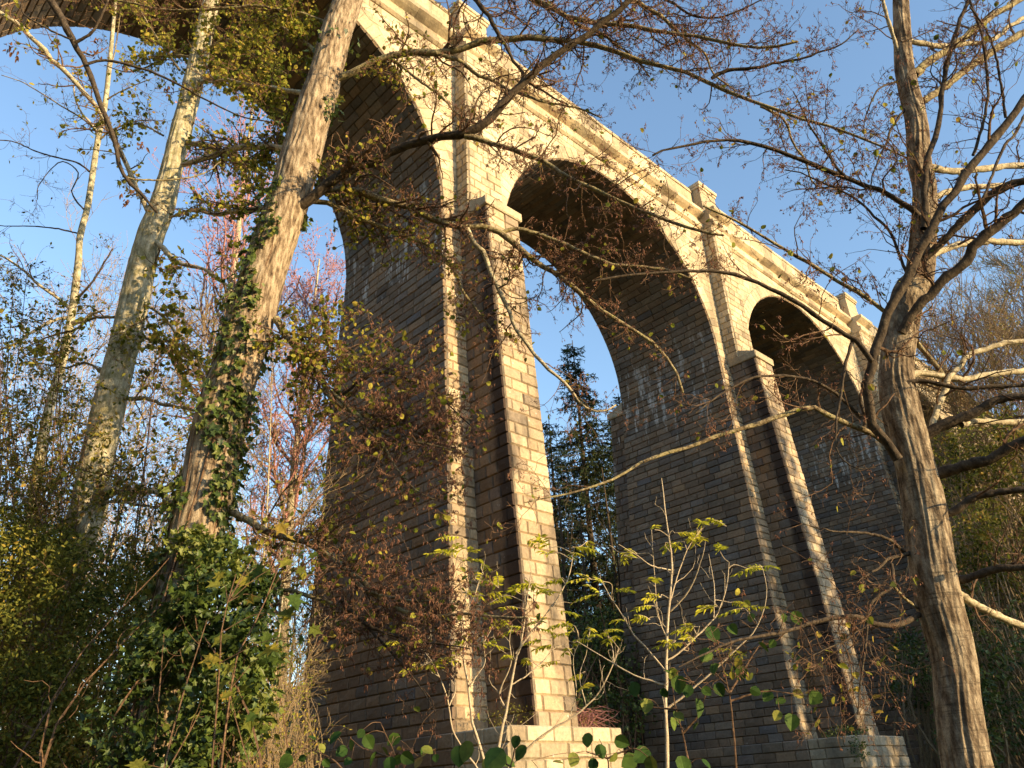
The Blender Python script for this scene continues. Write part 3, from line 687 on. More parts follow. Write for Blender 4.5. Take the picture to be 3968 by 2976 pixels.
# ---- the ivy-clad alder left of the pier
D1 = 8.5
t1tr = [(328, 1640, 108), (345, 1500, 112), (363, 1391, 116), (386, 1299, 116), (412, 1204, 118), (434, 1109, 119), (452, 1031, 117), (482, 883, 110), (523, 748, 100), (566, 600, 95), (614, 459, 90), (655, 318, 86), (699, 176, 76), (727, 70, 68), (752, 0, 62), (800, -160, 50), (845, -320, 36)]
b1 = PX(300, 1900, D1); b1[2] = gh(b1[0], b1[1])
alder = empty('alder_tree', b1, 'leaning rough-barked tree with ivy up its trunk, long bare limbs reaching right across the viaduct', 'tree')
o, TP1, TR1 = trunk_obj('trunk', M_bark_brown, alder, t1tr, D1, 100, 320, 0.016, 0.8, 10)
S1 = [
 (1, 0, [(-20, 500), (60, 470), (200, 400), (330, 350), (500, 325), (650, 320), (750, 310), (860, 270), (1000, 245), (1150, 245), (1300, 235), (1450, 245), (1550, 260), (1700, 300), (1800, 340), (2000, 400), (2212, 460), (2470, 580), (2650, 650), (2850, 720), (2980, 750), (3180, 820), (3330, 880), (3530, 970)], 54, 12, 0, -1.2, 'l', .25, 1.0, 1.0),
 (1, 0, [(-300, 1330), (-229, 1280), (-129, 1210), (0, 1110), (91, 1060), (130, 1045), (280, 980), (400, 910), (520, 870), (700, 840), (850, 815), (930, 780), (980, 710), (1080, 600), (1180, 500), (1280, 410), (1400, 320), (1530, 240), (1650, 140), (1800, 30), (1900, -60), (2000, -170)], 66, 40, 0, -1.6, 'd', .25, .6, .7),
 (1, 0, [(820, 835), (930, 860), (1050, 900), (1200, 950), (1300, 990), (1400, 1060), (1550, 1130), (1700, 1200), (1850, 1270), (1950, 1310), (2200, 1400), (2400, 1440)], 38, 16, -.7, -1.2, 'l', .2, 1.2, 1.2),
 (1, 0, [(-260, 1250), (-120, 1190), (0, 1165), (100, 1155), (200, 1180), (300, 1220), (450, 1260), (580, 1320), (700, 1370), (820, 1400), (950, 1390), (1050, 1430), (1130, 1500), (1200, 1560), (1300, 1630), (1380, 1680), (1500, 1770), (1600, 1860), (1680, 1920), (1800, 1990), (1950, 2080), (2050, 2180), (2120, 2300), (2150, 2400)], 54, 18, 0, .4, 'l', .3, 1.2, 1.1),
 (1, 0, [(1040, 1425), (1130, 1400), (1250, 1430), (1400, 1480), (1550, 1550), (1700, 1610), (1850, 1630), (2050, 1650), (2212, 1710)], 28, 14, .2, .3, 'l', .2, 1.2, 1.2),
 (1, 0, [(-150, 1230), (0, 1250), (150, 1330), (300, 1380), (450, 1450), (600, 1500), (680, 1570), (760, 1670), (800, 1770), (870, 1870), (930, 1950), (1000, 2040)], 36, 10, 0, .6, 'l', .7, 1.2, 1.2),
 (1, 0, [(830, 1400), (880, 1490), (930, 1540), (960, 1620), (980, 1670), (1030, 1790), (1080, 1890), (1120, 1990), (1180, 2080), (1250, 2180), (1330, 2260), (1400, 2320), (1450, 2370), (1500, 2440), (1560, 2500), (1640, 2520), (1700, 2510), (1740, 2480)], 34, 12, .1, .5, 'p', .2, .8, .8),
 (1, 0, [(330, 340), (400, 380), (520, 480), (620, 550), (700, 620), (760, 690), (850, 740), (920, 780)], 20, 12, -.1, -.5, 'l', .4, 1, 1),
 (1, 0, [(640, 325), (800, 380), (880, 450), (1000, 500), (1100, 560), (1200, 590), (1300, 625), (1400, 640), (1530, 670), (1650, 720)], 30, 10, -.3, .3, 'l', .2, 1.2, 1.2),
 (1, 0, [(820, -120), (880, 0), (950, 80), (1000, 170), (1040, 240), (1080, 310), (1120, 380), (1180, 450), (1230, 520), (1300, 560), (1380, 610), (1450, 640)], 38, 10, -.8, -.3, 'd', .1, 1, 1),
 (1, 0, [(850, -190), (1050, -90), (1250, 0), (1350, 50), (1440, 110), (1520, 130), (1700, 150), (1850, 160), (2000, 190), (2212, 220), (2430, 265), (2570, 290), (2720, 290), (2850, 255)], 46, 16, -.2, -1.5, 'l', .12, 1.2, 1.2),
 (1, 0, [(1440, 110), (1550, 170), (1650, 200), (1740, 270), (1850, 350), (1950, 470)], 26, 8, -.6, -.2, 'l', .1, 1.4, 1.4),
 (1, 0, [(1600, -120), (1780, -20), (1900, 30), (2000, 90), (2100, 180), (2212, 270), (2290, 330), (2340, 450), (2480, 560)], 34, 9, -.9, -.4, 'l', .08, 1.4, 1.4),
 (2, 0, [(300, 480), (400, 430), (550, 420), (700, 385), (850, 360), (950, 320), (1080, 280), (1200, 180)], 28, 8, -.9, -1.3, 'd', .06, 1.4, 1.3),
 (2, 0, [(-100, -60), (60, 20), (180, 90), (330, 110), (480, 60), (640, -20)], 22, 8, -.5, -1, 'd', .06, 1.4, 1.3),
 (2, 0, [(600, 650), (740, 730), (800, 880), (870, 980), (930, 1130), (1060, 1160)], 20, 8, -.8, -.3, 'l', .08, 1.3, 1.2),
 (0, 0, [(2020, 160), (1980, 130), (1900, 100), (1750, 65), (1550, 40), (1350, 50), (1150, 65), (1000, 60), (850, 30), (700, 0), (500, -60)], 26, 12, 0, .6, 'l', 1.2, .3, 1.1),
 (0, 0, [(1960, 360), (1930, 320), (1880, 270), (1760, 190), (1680, 120), (1550, 50), (1450, -20)], 30, 12, 0, .8, 'l', 1.2, .3, 1.1),
 (0, 0, [(1900, 600), (1840, 570), (1740, 550), (1600, 530), (1530, 520), (1400, 490), (1250, 510)], 38, 14, 0, .8, 'p', 1.3, .3, 1.1),
 (0, 0, [(1780, 920), (1690, 900), (1550, 900), (1400, 920), (1300, 950), (1200, 985), (1120, 1010)], 44, 34, 0, 2.3, 'p', 1.0, .3, .9),
 (0, 0, [(1700, 1260), (1600, 1280), (1480, 1290), (1340, 1310), (1180, 1290), (1040, 1330)], 44, 18, 0, 1.2, 'p', 1.0, .3, 1.0),
 (0, 1, [(1690, 430), (1710, 460), (1770, 560), (1850, 650), (1930, 730), (1980, 820), (2020, 910), (2080, 960), (2200, 1010), (2350, 1030), (2500, 1100), (2680, 1180)], 46, 14, 0, -.6, 'l', .6, 1.4, 1.7),
 (1, 1, [(150, 1010), (230, 1080), (350, 1140), (500, 1180), (650, 1210), (820, 1260)], 22, 8, -.5, -.9, 'l', .4, 1.7, 2.0),
 (1, 1, [(0, 880), (90, 960), (200, 1090), (320, 1210), (400, 1350), (520, 1480), (640, 1540)], 24, 8, -.4, -.9, 'l', .6, 1.5, 1.6),
 (1, 1, [(60, 900), (200, 800), (330, 760), (470, 800), (620, 870), (760, 1000), (860, 1090)], 20, 7, -.3, -1.0, 'd', .7, 1.5, 1.6),
 (1, 1, [(-250, 520), (-80, 560), (60, 640), (200, 680), (330, 720), (460, 790)], 22, 7, 0, -.6, 'l', .9, 1.2, 1.4),
 (0, 2, [(1420, 90), (1500, 130), (1600, 200), (1750, 250), (1900, 290), (2010, 360), (2100, 430), (2212, 510), (2350, 640), (2450, 690), (2640, 735), (2840, 720), (3080, 735), (3230, 740)], 50, 12, 0, -1.5, 'l', .5, 1.4, 1.7),
 (1, 2, [(0, 350), (100, 460), (180, 550), (260, 590), (400, 620), (560, 640), (700, 600)], 32, 8, -.5, -1.2, 'l', .4, 1.5, 1.7),
 (1, 2, [(70, 640), (150, 730), (250, 800), (400, 850), (520, 885), (680, 900), (850, 930)], 30, 8, -.6, -1.4, 'd', .3, 1.5, 1.7),
 (1, 2, [(180, 750), (300, 880), (420, 1010), (520, 1130), (580, 1220), (640, 1320)], 20, 6, -.6, -1.2, 'd', .2, .8, .8),
 (0, 2, [(1420, 560), (1750, 570), (1900, 610), (2050, 660), (2150, 710), (2250, 800)], 40, 12, 0, -.5, 'l', .4, .8, 1.0),
]
PL, RL, lf, ck, tw = limbs(alder, S1, D1, MATS)
tA = TP1[::12]
def near_trunk(q):
    d = np.min(np.linalg.norm(q[:, None, :]-tA[None], axis=2), axis=1)
    return 0.25+3.4*np.exp(-(d/1.2)**2)
crown(alder, PL, RL, 1.0, M_twig, lf, ck, M_leaf_yg, 0.062, ROUND, leafw=near_trunk, extra=tw, l1=(10, .3, 1.2), l2=(15, .1, .42), l3=(12, .04, .15), rm=.0025)

# ---- ivy on that trunk
ivy = empty('ivy_vine', b1+np.array([0.1, -0.2, 0]), 'glossy green ivy climbing the leaning rough-barked trunk', 'ivy')
nI = 8500
u = RNG.beta(1.15, 1.5, nI); kk = (u*285).astype(int)+6
dirv = RNG.normal(size=(nI, 3)); tt = unit(TP1[np.minimum(kk+2, 319)]-TP1[kk-2]); rad = unit(dirv-(dirv*tt).sum(1, keepdims=True)*tt)
toward = unit(HR*0.75-HF*0.55+np.array([0, 0, .0])); rad = unit(rad+0.75*toward[None]*RNG.uniform(0, 1.3, (nI, 1)))
dens = np.array([mnoise.noise(Vector((p[0]*1.6, p[1]*1.6, p[2]*1.3))) for p in TP1[kk]+rad*0.3])
keep = (dens > -0.02+0.05*np.maximum(TP1[kk][:, 2]-4, 0)) & (TP1[kk][:, 2] < 7.5+RNG.normal(size=nI)*0.9)
kk, rad, tt = kk[keep], rad[keep], tt[keep]; n = len(kk)
pos = TP1[kk]+rad*(TR1[kk][:, None]+RNG.uniform(0.01, 0.2, (n, 1))*RNG.uniform(0.1, 1, (n, 1))**1.5)
d = unit(-0.8*np.array([0, 0, 1.0])[None]+RNG.normal(size=(n, 3))*0.55+rad*0.35); nr = rad+RNG.normal(size=(n, 3))*0.5+np.array([0, 0, .4])
lm = MB(); leaf_cards(pos, d, nr, RNG.uniform(0.055, 0.115, n), IVY, mb=lm, fold=0.12)
tag(lm.build('leaves', M_ivy, ivy), kind='stuff')
mb = MB(); stems = []
for q in range(9):
    ks = np.linspace(8, 120+q*13, 30).astype(int); a = q*0.7+np.cumsum(RNG.normal(size=30)*0.12)
    rv = np.cos(a)[:, None]*HR[None]-np.sin(a)[:, None]*HF[None]
    stems.append(TP1[ks]+rv*(TR1[ks][:, None]+0.006))
mb.add(*tubes(np.array(stems), np.full((9, 30), 0.011), 5)); mb.build('stems', M_twig, ivy, smooth=True)

# ---- pale tree left of it
D2 = 11.5
t2tr = [(40, 1660, 95), (75, 1500, 92), (112, 1350, 88), (140, 1250, 84), (165, 1180, 82), (190, 1101, 80), (203, 1031, 76), (226, 920, 71), (245, 837, 67), (279, 700, 63), (317, 537, 58), (352, 441, 53), (374, 353, 46), (418, 176, 43), (457, 0, 34), (480, -120, 28), (500, -260, 20)]
b2 = PX(0, 1850, D2); b2[2] = gh(b2[0], b2[1])
pale = empty('pale_tree', b2, 'pale lichen-covered slender trunk with yellowing leaves, between the ivy-clad trunk and the thin far-left stem', 'tree')
o, TP2, TR2 = trunk_obj('trunk', M_bark_grey, pale, t2tr, D2, 72, 300, 0.02, 0.6, 9)
S2 = [
 (0, 0, [(960, 1330), (900, 1285), (860, 1200), (810, 1090), (760, 980), (700, 860), (630, 720), (570, 630), (500, 550), (430, 470), (320, 370), (220, 260), (130, 160), (0, 80), (-120, 10)], 34, 36, 0, -1.5, 'p', .35, .2, .8),
 (0, 0, [(1130, 850), (1170, 880), (1300, 900), (1400, 950), (1500, 1000), (1650, 1090)], 36, 16, 0, -1.5, 'l', .9, .2, 1),
 (0, 0, [(1200, 480), (1240, 500), (1280, 480), (1400, 490), (1550, 530)], 28, 14, 0, -.8, 'p', 1.2, .2, 1.2),
 (0, 0, [(1080, 340), (1180, 340), (1300, 280), (1400, 220), (1550, 240), (1700, 330)], 20, 10, 0, -.8, 'l', 1.3, .2, 1.3),
 (0, 0, [(1230, 160), (1330, 230), (1450, 260), (1600, 370), (1750, 450)], 24, 9, 0, -.6, 'l', 1.3, .2, 1.3),
 (0, 0, [(1180, 260), (1050, 330), (900, 410), (780, 440), (640, 400)], 16, 7, 0, .7, 'l', .8, .2, 1.2),
 (0, 0, [(1100, 430), (980, 260), (880, 100), (800, -40)], 18, 8, 0, .7, 'l', 1.1, .2, 1.2),
 (0, 0, [(1000, 830), (860, 760), (760, 780), (660, 830)], 16, 7, 0, .8, 'l', .7, .2, 1.1),
 (0, 1, [(760, 920), (900, 920), (1000, 955), (1150, 980), (1300, 1040)], 30, 14, 0, -1, 'l', .6, .2, 1),
 (0, 1, [(560, 1520), (640, 1480), (800, 1490), (900, 1480), (1000, 1510), (1090, 1570)], 62, 34, 0, -1.5, 'p', .3, .1, .6),
 (0, 1, [(560, 1560), (700, 1550), (850, 1570), (980, 1585)], 24, 14, 0, -1, 'p', .3, .1, .6),
 (0, 1, [(930, -60), (1000, 0), (1100, 90), (1200, 110), (1270, 140), (1340, 190), (1440, 260)], 36, 16, 0, -1.5, 'p', .8, .3, 1.0),
 (0, 1, [(700, 420), (560, 430), (450, 500), (300, 540), (150, 610)], 22, 8, 0, 1, 'l', .8, .2, 1.2),
 (0, 1, [(860, 330), (980, 400), (1080, 520), (1180, 640), (1260, 760)], 22, 8, 0, -.8, 'l', 1.0, .2, 1.3),
 (0, 1, [(640, 760), (520, 700), (400, 730), (240, 700)], 20, 8, 0, .8, 'l', .8, .2, 1.2),
 (0, 1, [(800, 500), (920, 560), (1050, 570), (1150, 620)], 18, 8, 0, -.5, 'l', 1.2, .2, 1.3),
]
PL, RL, lf, ck, tw = limbs(pale, S2, D2, MATS)
tB = TP2[::10]
crown(pale, PL, RL, 1.2, M_twig, lf, ck, M_leaf_yg, 0.085, ROUND, extra=tw, l1=(8, .3, 1.1), l2=(12, .1, .4), leafw=lambda q: 1.5+0*q[:, 0], rm=.003)

# ---- thin far-left stem
D3 = 14.0
t3tr = [(12, 1660, 36), (30, 1450, 34), (50, 1250, 31), (71, 1101, 28), (88, 978, 25), (109, 872, 22), (134, 784, 20), (155, 678, 18), (169, 572, 16), (173, 512, 15), (190, 441, 14), (201, 370, 14), (212, 300, 13), (229, 212, 12), (243, 70, 9), (250, 0, 7), (258, -80, 5)]
b3 = PX(0, 1800, D3); b3[2] = gh(b3[0], b3[1])
thin = empty('young_tree', b3, 'thin young yellowish trunk at the far left, standing against the open sky', 'tree')
o, TP3, TR3 = trunk_obj('trunk', M_bark_grey, thin, t3tr, D3, 18, 160, 0.006, 0.9, 14)
S3 = [
 (0, 0, [(600, 830), (560, 760), (500, 690), (460, 600), (450, 520)], 20, 9, 0, -.5, 'p', .5, .1, 1),
 (0, 0, [(560, 1060), (480, 1000), (370, 970), (230, 930), (90, 870), (-40, 855)], 14, 7, 0, -.8, 'd', .4, .1, .9),
 (0, 0, [(520, 1290), (440, 1180), (480, 1060), (370, 990), (240, 1130), (230, 1220)], 12, 5, 0, -.6, 'd', .2, .1, .7),
 (0, 0, [(600, 800), (480, 710), (360, 640), (250, 570), (130, 500), (10, 460)], 14, 6, 0, -.7, 'l', .2, .1, .9),
 (0, 0, [(480, 1430), (350, 1400), (200, 1385), (60, 1385), (-60, 1375)], 12, 6, 0, -.5, 'd', .3, .1, .7),
 (0, 0, [(640, 620), (720, 570), (830, 520), (930, 480)], 12, 5, 0, -.4, 'l', .5, .1, 1),
 (0, 0, [(660, 480), (700, 330), (720, 200), (740, 60)], 12, 5, 0, .3, 'l', .6, .1, 1),
 (0, 0, [(600, 860), (700, 790), (850, 740), (1000, 740)], 14, 6, 0, -.5, 'l', .5, .1, 1),
 (0, 1, [(430, 420), (330, 440), (200, 510), (100, 580), (0, 620), (-80, 680)], 24, 14, 0, -.6, 'p', .8, .1, 1.2),
 (0, 1, [(440, 380), (350, 300), (250, 230), (150, 140), (40, 60), (-60, 20)], 26, 12, 0, -.6, 'p', .8, .1, 1.2),
 (0, 1, [(480, 300), (560, 210), (620, 120), (690, 0)], 18, 8, 0, -.4, 'd', .7, .1, 1),
 (0, 1, [(430, 460), (510, 440), (560, 400), (640, 380)], 34, 12, 0, -.3, 'p', .8, .1, 1),
]
PL, RL, lf, ck, tw = limbs(thin, S3, D3, MATS)
crown(thin, PL, RL, 1.3, M_twig, lf, ck, M_leaf_small, 0.075, OVAL, extra=tw, l1=(7, .3, 1.1), l2=(11, .1, .4), rm=.003)

# ---- the alder on the right edge
D4 = 5.6
t4tr = [(2088, 1652, 120), (2060, 1426, 102), (2024, 1285, 104), (1998, 1108, 96), (1978, 1013, 86), (1945, 872, 84), (1937, 784, 72), (1960, 643, 70), (1988, 585, 63), (1997, 423, 53), (1986, 353, 50), (1979, 265, 49), (1953, 141, 44), (1946, 0, 35), (1938, -120, 30), (1925, -260, 22)]
b4 = PX(2120, 1850, D4); b4[2] = gh(b4[0], b4[1])
right = empty('alder_tree', b4, 'sturdy bare tree at the right edge with cracked bark sunlit down its right side', 'tree')
o, TP4, TR4 = trunk_obj('trunk', M_bark_right, right, t4tr, D4, 110, 520, 0.009, 0.9, 16)
S4 = [
 (2, 0, [(1600, 1400), (1560, 1310), (1450, 1230), (1350, 1180), (1200, 1120), (1050, 1060), (900, 1000), (750, 940), (600, 890), (450, 860), (300, 860), (150, 890), (0, 920), (-60, 950)], 44, 12, -.2, -.5, 'd', .06, 1, .8),
 (2, 0, [(1130, 1100), (1060, 1020), (1000, 930), (940, 830), (900, 770), (860, 680), (800, 560)], 22, 7, -.35, -.5, 'd', .05, 1.2, 1),
 (2, 0, [(1500, 1700), (1480, 1640), (1440, 1530), (1380, 1400), (1300, 1330), (1200, 1230), (1100, 1170), (980, 1120), (850, 1060), (750, 1040)], 24, 8, 0, .4, 'd', .05, 1, .9),
 (2, 0, [(1480, 670), (1400, 790), (1370, 880), (1340, 930), (1310, 1010), (1280, 1090), (1270, 1200)], 20, 8, 0, -.4, 'd', .05, 1, .8),
 (2, 0, [(1450, 490), (1330, 540), (1280, 620), (1240, 720), (1230, 800)], 16, 7, 0, -.4, 'd', .05, 1, .8),
 (2, 0, [(1540, 460), (1640, 370), (1740, 310), (1830, 240), (1930, 160), (2050, 80), (2200, -10), (2350, -100)], 62, 42, 0, .4, 'l', .02, .5, .5),
 (2, 0, [(1500, 245), (1600, 270), (1700, 285), (1850, 270), (1950, 265), (2040, 230), (2110, 170), (2230, 100)], 42, 32, 0, .5, 'p', .02, .5, .6),
 (2, 0, [(1590, 620), (1720, 540), (1800, 470), (1900, 400), (2000, 330), (2120, 250), (2300, 150)], 54, 56, 0, .3, 'l', .02, .4, .5),
 (2, 0, [(1620, 1025), (1780, 1050), (1950, 1035), (2080, 1020), (2300, 1010)], 52, 44, 0, .5, 'p', .02, .4, .5),
 (2, 0, [(1650, 1220), (1750, 1170), (1850, 1150), (2000, 1140), (2212, 1120), (2330, 1105)], 44, 38, 0, .5, 'p', .02, .4, .5),
 (2, 0, [(1620, 1580), (1700, 1535), (1750, 1520), (1850, 1490), (2000, 1480), (2300, 1492)], 50, 42, 0, .5, 'p', .02, .3, .5),
 (2, 1, [(1440, 1290), (1380, 1200), (1320, 1150), (1270, 1050), (1250, 950), (1240, 830), (1270, 700), (1320, 560), (1370, 450), (1440, 300), (1510, 160), (1560, 30), (1640, -140), (1720, -270), (1850, -440), (1960, -580), (2080, -740), (2212, -900), (2350, -1060)], 66, 60, -.1, -.8, 'd', .03, .3, .45),
 (2, 0, [(1600, 1580), (1660, 1530), (1750, 1440), (1900, 1290), (2000, 1200), (2080, 1150), (2212, 1110), (2350, 1080)], 54, 60, -.1, -.6, 'd', .02, .3, .4),
 (2, 1, [(1460, 520), (1500, 440), (1550, 370), (1650, 270), (1750, 170), (1880, 60), (1900, -10), (2050, -140), (2212, -270), (2350, -390)], 66, 74, -.1, -.7, 'd', .02, .3, .4),
 (2, 0, [(1600, 1400), (1610, 1090), (1620, 980), (1650, 900), (1680, 790), (1700, 650), (1720, 520), (1760, 330), (1800, 180), (1870, 0), (1920, -140)], 46, 26, -.5, -.7, 'd', .03, .7, .8),
 (2, 0, [(1900, 950), (1950, 800), (1990, 600), (1980, 400), (1950, 200), (1900, 60), (1860, -60)], 24, 16, -.55, -.8, 'd', .03, .6, .7),
 (2, 0, [(2100, 720), (2070, 500), (2030, 300), (1960, 150), (1880, 40)], 22, 12, -.6, -.9, 'd', .03, .6, .7),
 (2, 0, [(1480, 400), (1460, 370), (1420, 250), (1380, 120), (1350, 0), (1330, -100)], 32, 24, 0, -.2, 'p', .03, .8, .7),
 (2, 0, [(2240, 660), (2150, 830), (2100, 880), (2040, 1010), (1990, 1150), (1960, 1215)], 22, 20, -.3, -.5, 'd', .02, .4, .5),
 (2, 1, [(1470, 800), (1500, 790), (1580, 760), (1650, 770), (1750, 790), (1850, 800), (2000, 770), (2300, 740)], 48, 42, 0, .3, 'p', .02, .3, .5),
 (2, 1, [(1650, 1100), (1690, 950), (1730, 870), (1740, 800), (1800, 740), (1880, 650), (2000, 610), (2100, 580), (2300, 560)], 44, 34, 0, .2, 'p', .02, .3, .5),
 (2, 1, [(1730, 810), (1700, 760), (1620, 650), (1500, 520), (1400, 420), (1300, 340), (1200, 270), (1060, 190), (900, 90), (740, 0), (600, -80), (430, -180), (250, -260)], 38, 14, .1, -.4, 'l', .05, .9, .8),
 (2, 1, [(1600, 1150), (1680, 1100), (1800, 1050), (1880, 1020), (1950, 980), (2080, 920), (2300, 905)], 84, 52, 0, -.3, 'd', .02, .2, .3),
 (2, 1, [(1830, 1080), (1950, 1060), (2080, 1065), (2300, 1060)], 46, 42, -.1, .2, 'p', .02, .3, .4),
 (2, 1, [(1640, 1400), (1690, 1380), (1750, 1360), (1850, 1330), (2000, 1290), (2120, 1220), (2300, 1140)], 84, 66, 0, -.4, 'd', .02, .2, .4),
 (2, 1, [(1640, 1650), (1700, 1640), (1800, 1600), (1900, 1530), (2000, 1500), (2300, 1465)], 58, 48, 0, -.3, 'd', .02, .2, .4),
 (2, 1, [(1420, 870), (1530, 810), (1650, 820), (1800, 850), (1950, 850), (2300, 830)], 34, 28, -.1, -.2, 'd', .02, .3, .5),
 (2, 1, [(1470, 1290), (1430, 1260), (1350, 1170), (1250, 1120), (1150, 1080), (1050, 1040), (950, 980), (850, 985), (700, 1030), (600, 1070), (450, 1110), (300, 1160), (100, 1230), (0, 1260), (-128, 1310), (-278, 1400), (-428, 1460), (-578, 1500), (-728, 1530), (-840, 1555)], 44, 8, 0, -.7, 'l', .03, .25, .35),
 (2, 1, [(1215, 1035), (1100, 920), (1000, 850), (850, 790), (700, 780), (560, 790), (430, 850), (340, 900), (200, 1010)], 26, 9, -.1, -.6, 'd', .04, .6, .7),
 (2, 1, [(1280, 690), (1200, 580), (1100, 510), (950, 420), (800, 320), (650, 240), (500, 180), (400, 150), (250, 135), (0, 150), (-250, 170), (-430, 200)], 36, 13, -.3, -.6, 'd', .04, .9, .9),
 (2, 1, [(1160, 540), (1140, 640), (1120, 700), (1090, 900), (1065, 1050), (1060, 1200), (1100, 1290), (1200, 1350), (1300, 1340)], 24, 6, -.3, -.5, 'd', .04, .4, .5),
 (2, 1, [(1225, 1120), (1240, 1040), (1210, 920), (1240, 830)], 28, 22, -.05, -.1, 'd', .02, .3, .5),
 (2, 2, [(1490, 350), (1470, 330), (1400, 270), (1300, 230), (1180, 215), (1050, 210), (980, 190)], 26, 8, 0, -.4, 'd', .05, .3, .8),
 (2, 2, [(1510, 340), (1490, 350), (1380, 380), (1330, 430), (1200, 510)], 28, 10, 0, -.3, 'd', .05, .3, .8),
 (2, 2, [(1570, 720), (1550, 740), (1480, 770), (1350, 785), (1200, 740), (1050, 745), (950, 760), (800, 810), (600, 850), (450, 880), (300, 940), (100, 1040)], 42, 9, 0, -.9, 'd', .12, .2, .6),
 (2, 2, [(1400, 410), (1410, 540), (1300, 620), (1260, 700), (1250, 850), (1230, 1000), (1210, 1150), (1195, 1330)], 24, 10, -.3, -.6, 'd', .08, .2, .6),
 (2, 2, [(1720, 540), (1780, 520), (1900, 490), (2050, 440), (2300, 430)], 60, 52, 0, -.3, 'd', .02, .2, .4),
 (2, 2, [(1790, 580), (1820, 600), (1950, 680), (2080, 740), (2300, 830)], 60, 52, 0, .3, 'p', .02, .2, .4),
 (2, 2, [(1400, 530), (1410, 540), (1470, 610), (1560, 680)], 18, 20, -.3, 0, 'l', .05, .2, .5),
 (2, 2, [(1260, 790), (1180, 830), (1120, 880), (1000, 930), (860, 1000)], 14, 6, -.3, -.6, 'd', .1, .2, .7),
 (2, 2, [(1260, 880), (1290, 980), (1400, 1060), (1480, 1150)], 14, 6, -.4, -.5, 'd', .1, .2, .7),
]
PL, RL, lf, ck, tw = limbs(right, S4, D4, MATS)
crown(right, PL, RL, 0.75, M_twig, lf, ck, M_leaf_yg, 0.05, ROUND, extra=tw, rm=0.0017, l1=(8, .3, 1.25), l2=(13, .1, .45), l3=(10, .04, .16))

# ---- a dark bough hanging in from above on the left
D5 = 6.0
pb0 = PX(60, -160, D5)
bough = empty('hanging_bough', pb0, 'dark bare bough hanging in from above before the pale trunk', 'branch')
S5 = [
 (0, 0, [(180, -200), (300, 0), (380, 110), (450, 250), (520, 380), (560, 480), (600, 590), (640, 700), (690, 830), (720, 950), (740, 1040), (770, 1100), (850, 1170), (930, 1270), (960, 1300)], 60, 18, 0, .6, 'd', 0, 0, .3),
 (0, 0, [(440, 245), (300, 180), (150, 90), (130, 0), (110, -80)], 16, 9, .1, 0, 'd', 0, 0, .5),
 (0, 0, [(460, 265), (560, 200), (620, 100), (660, 0), (680, -60)], 24, 14, .1, -.1, 'd', 0, 0, .5),
 (0, 0, [(540, 390), (600, 370), (700, 375), (830, 410), (950, 450), (1100, 520), (1200, 580), (1300, 630), (1400, 680), (1500, 720), (1650, 745)], 20, 9, .2, .4, 'd', 0, 0, .4),
 (0, 0, [(750, 1080), (850, 1100), (1060, 1100), (1250, 1060), (1350, 990)], 14, 8, .5, .8, 'l', 0, 0, .4),
]
PL, RL, lf, ck, tw = limbs(bough, S5, D5, MATS)
crown(bough, PL, RL, 0.6, M_twig, lf, ck, None, extra=tw, rm=0.0018)
keys = MB()
for (x, y) in [(60, 270), (90, 330), (590, 250), (760, 400), (1030, 540), (1400, 190), (1540, 690), (1690, 760), (860, 890), (780, 1210), (590, 320)]:
    p = PX(x/2.834, y/2.834, D5+0.3); n = 14
    d = unit(RNG.normal(size=(n, 3))*0.35+np.array([0, 0, -1.0])); leaf_cards(p+RNG.normal(size=(n, 3))*0.03, d, RNG.normal(size=(n, 3)), RNG.uniform(0.04, 0.08, n), LANCE, mb=keys)
tag(keys.build('winged_seeds', M_dead, bough), kind='stuff')

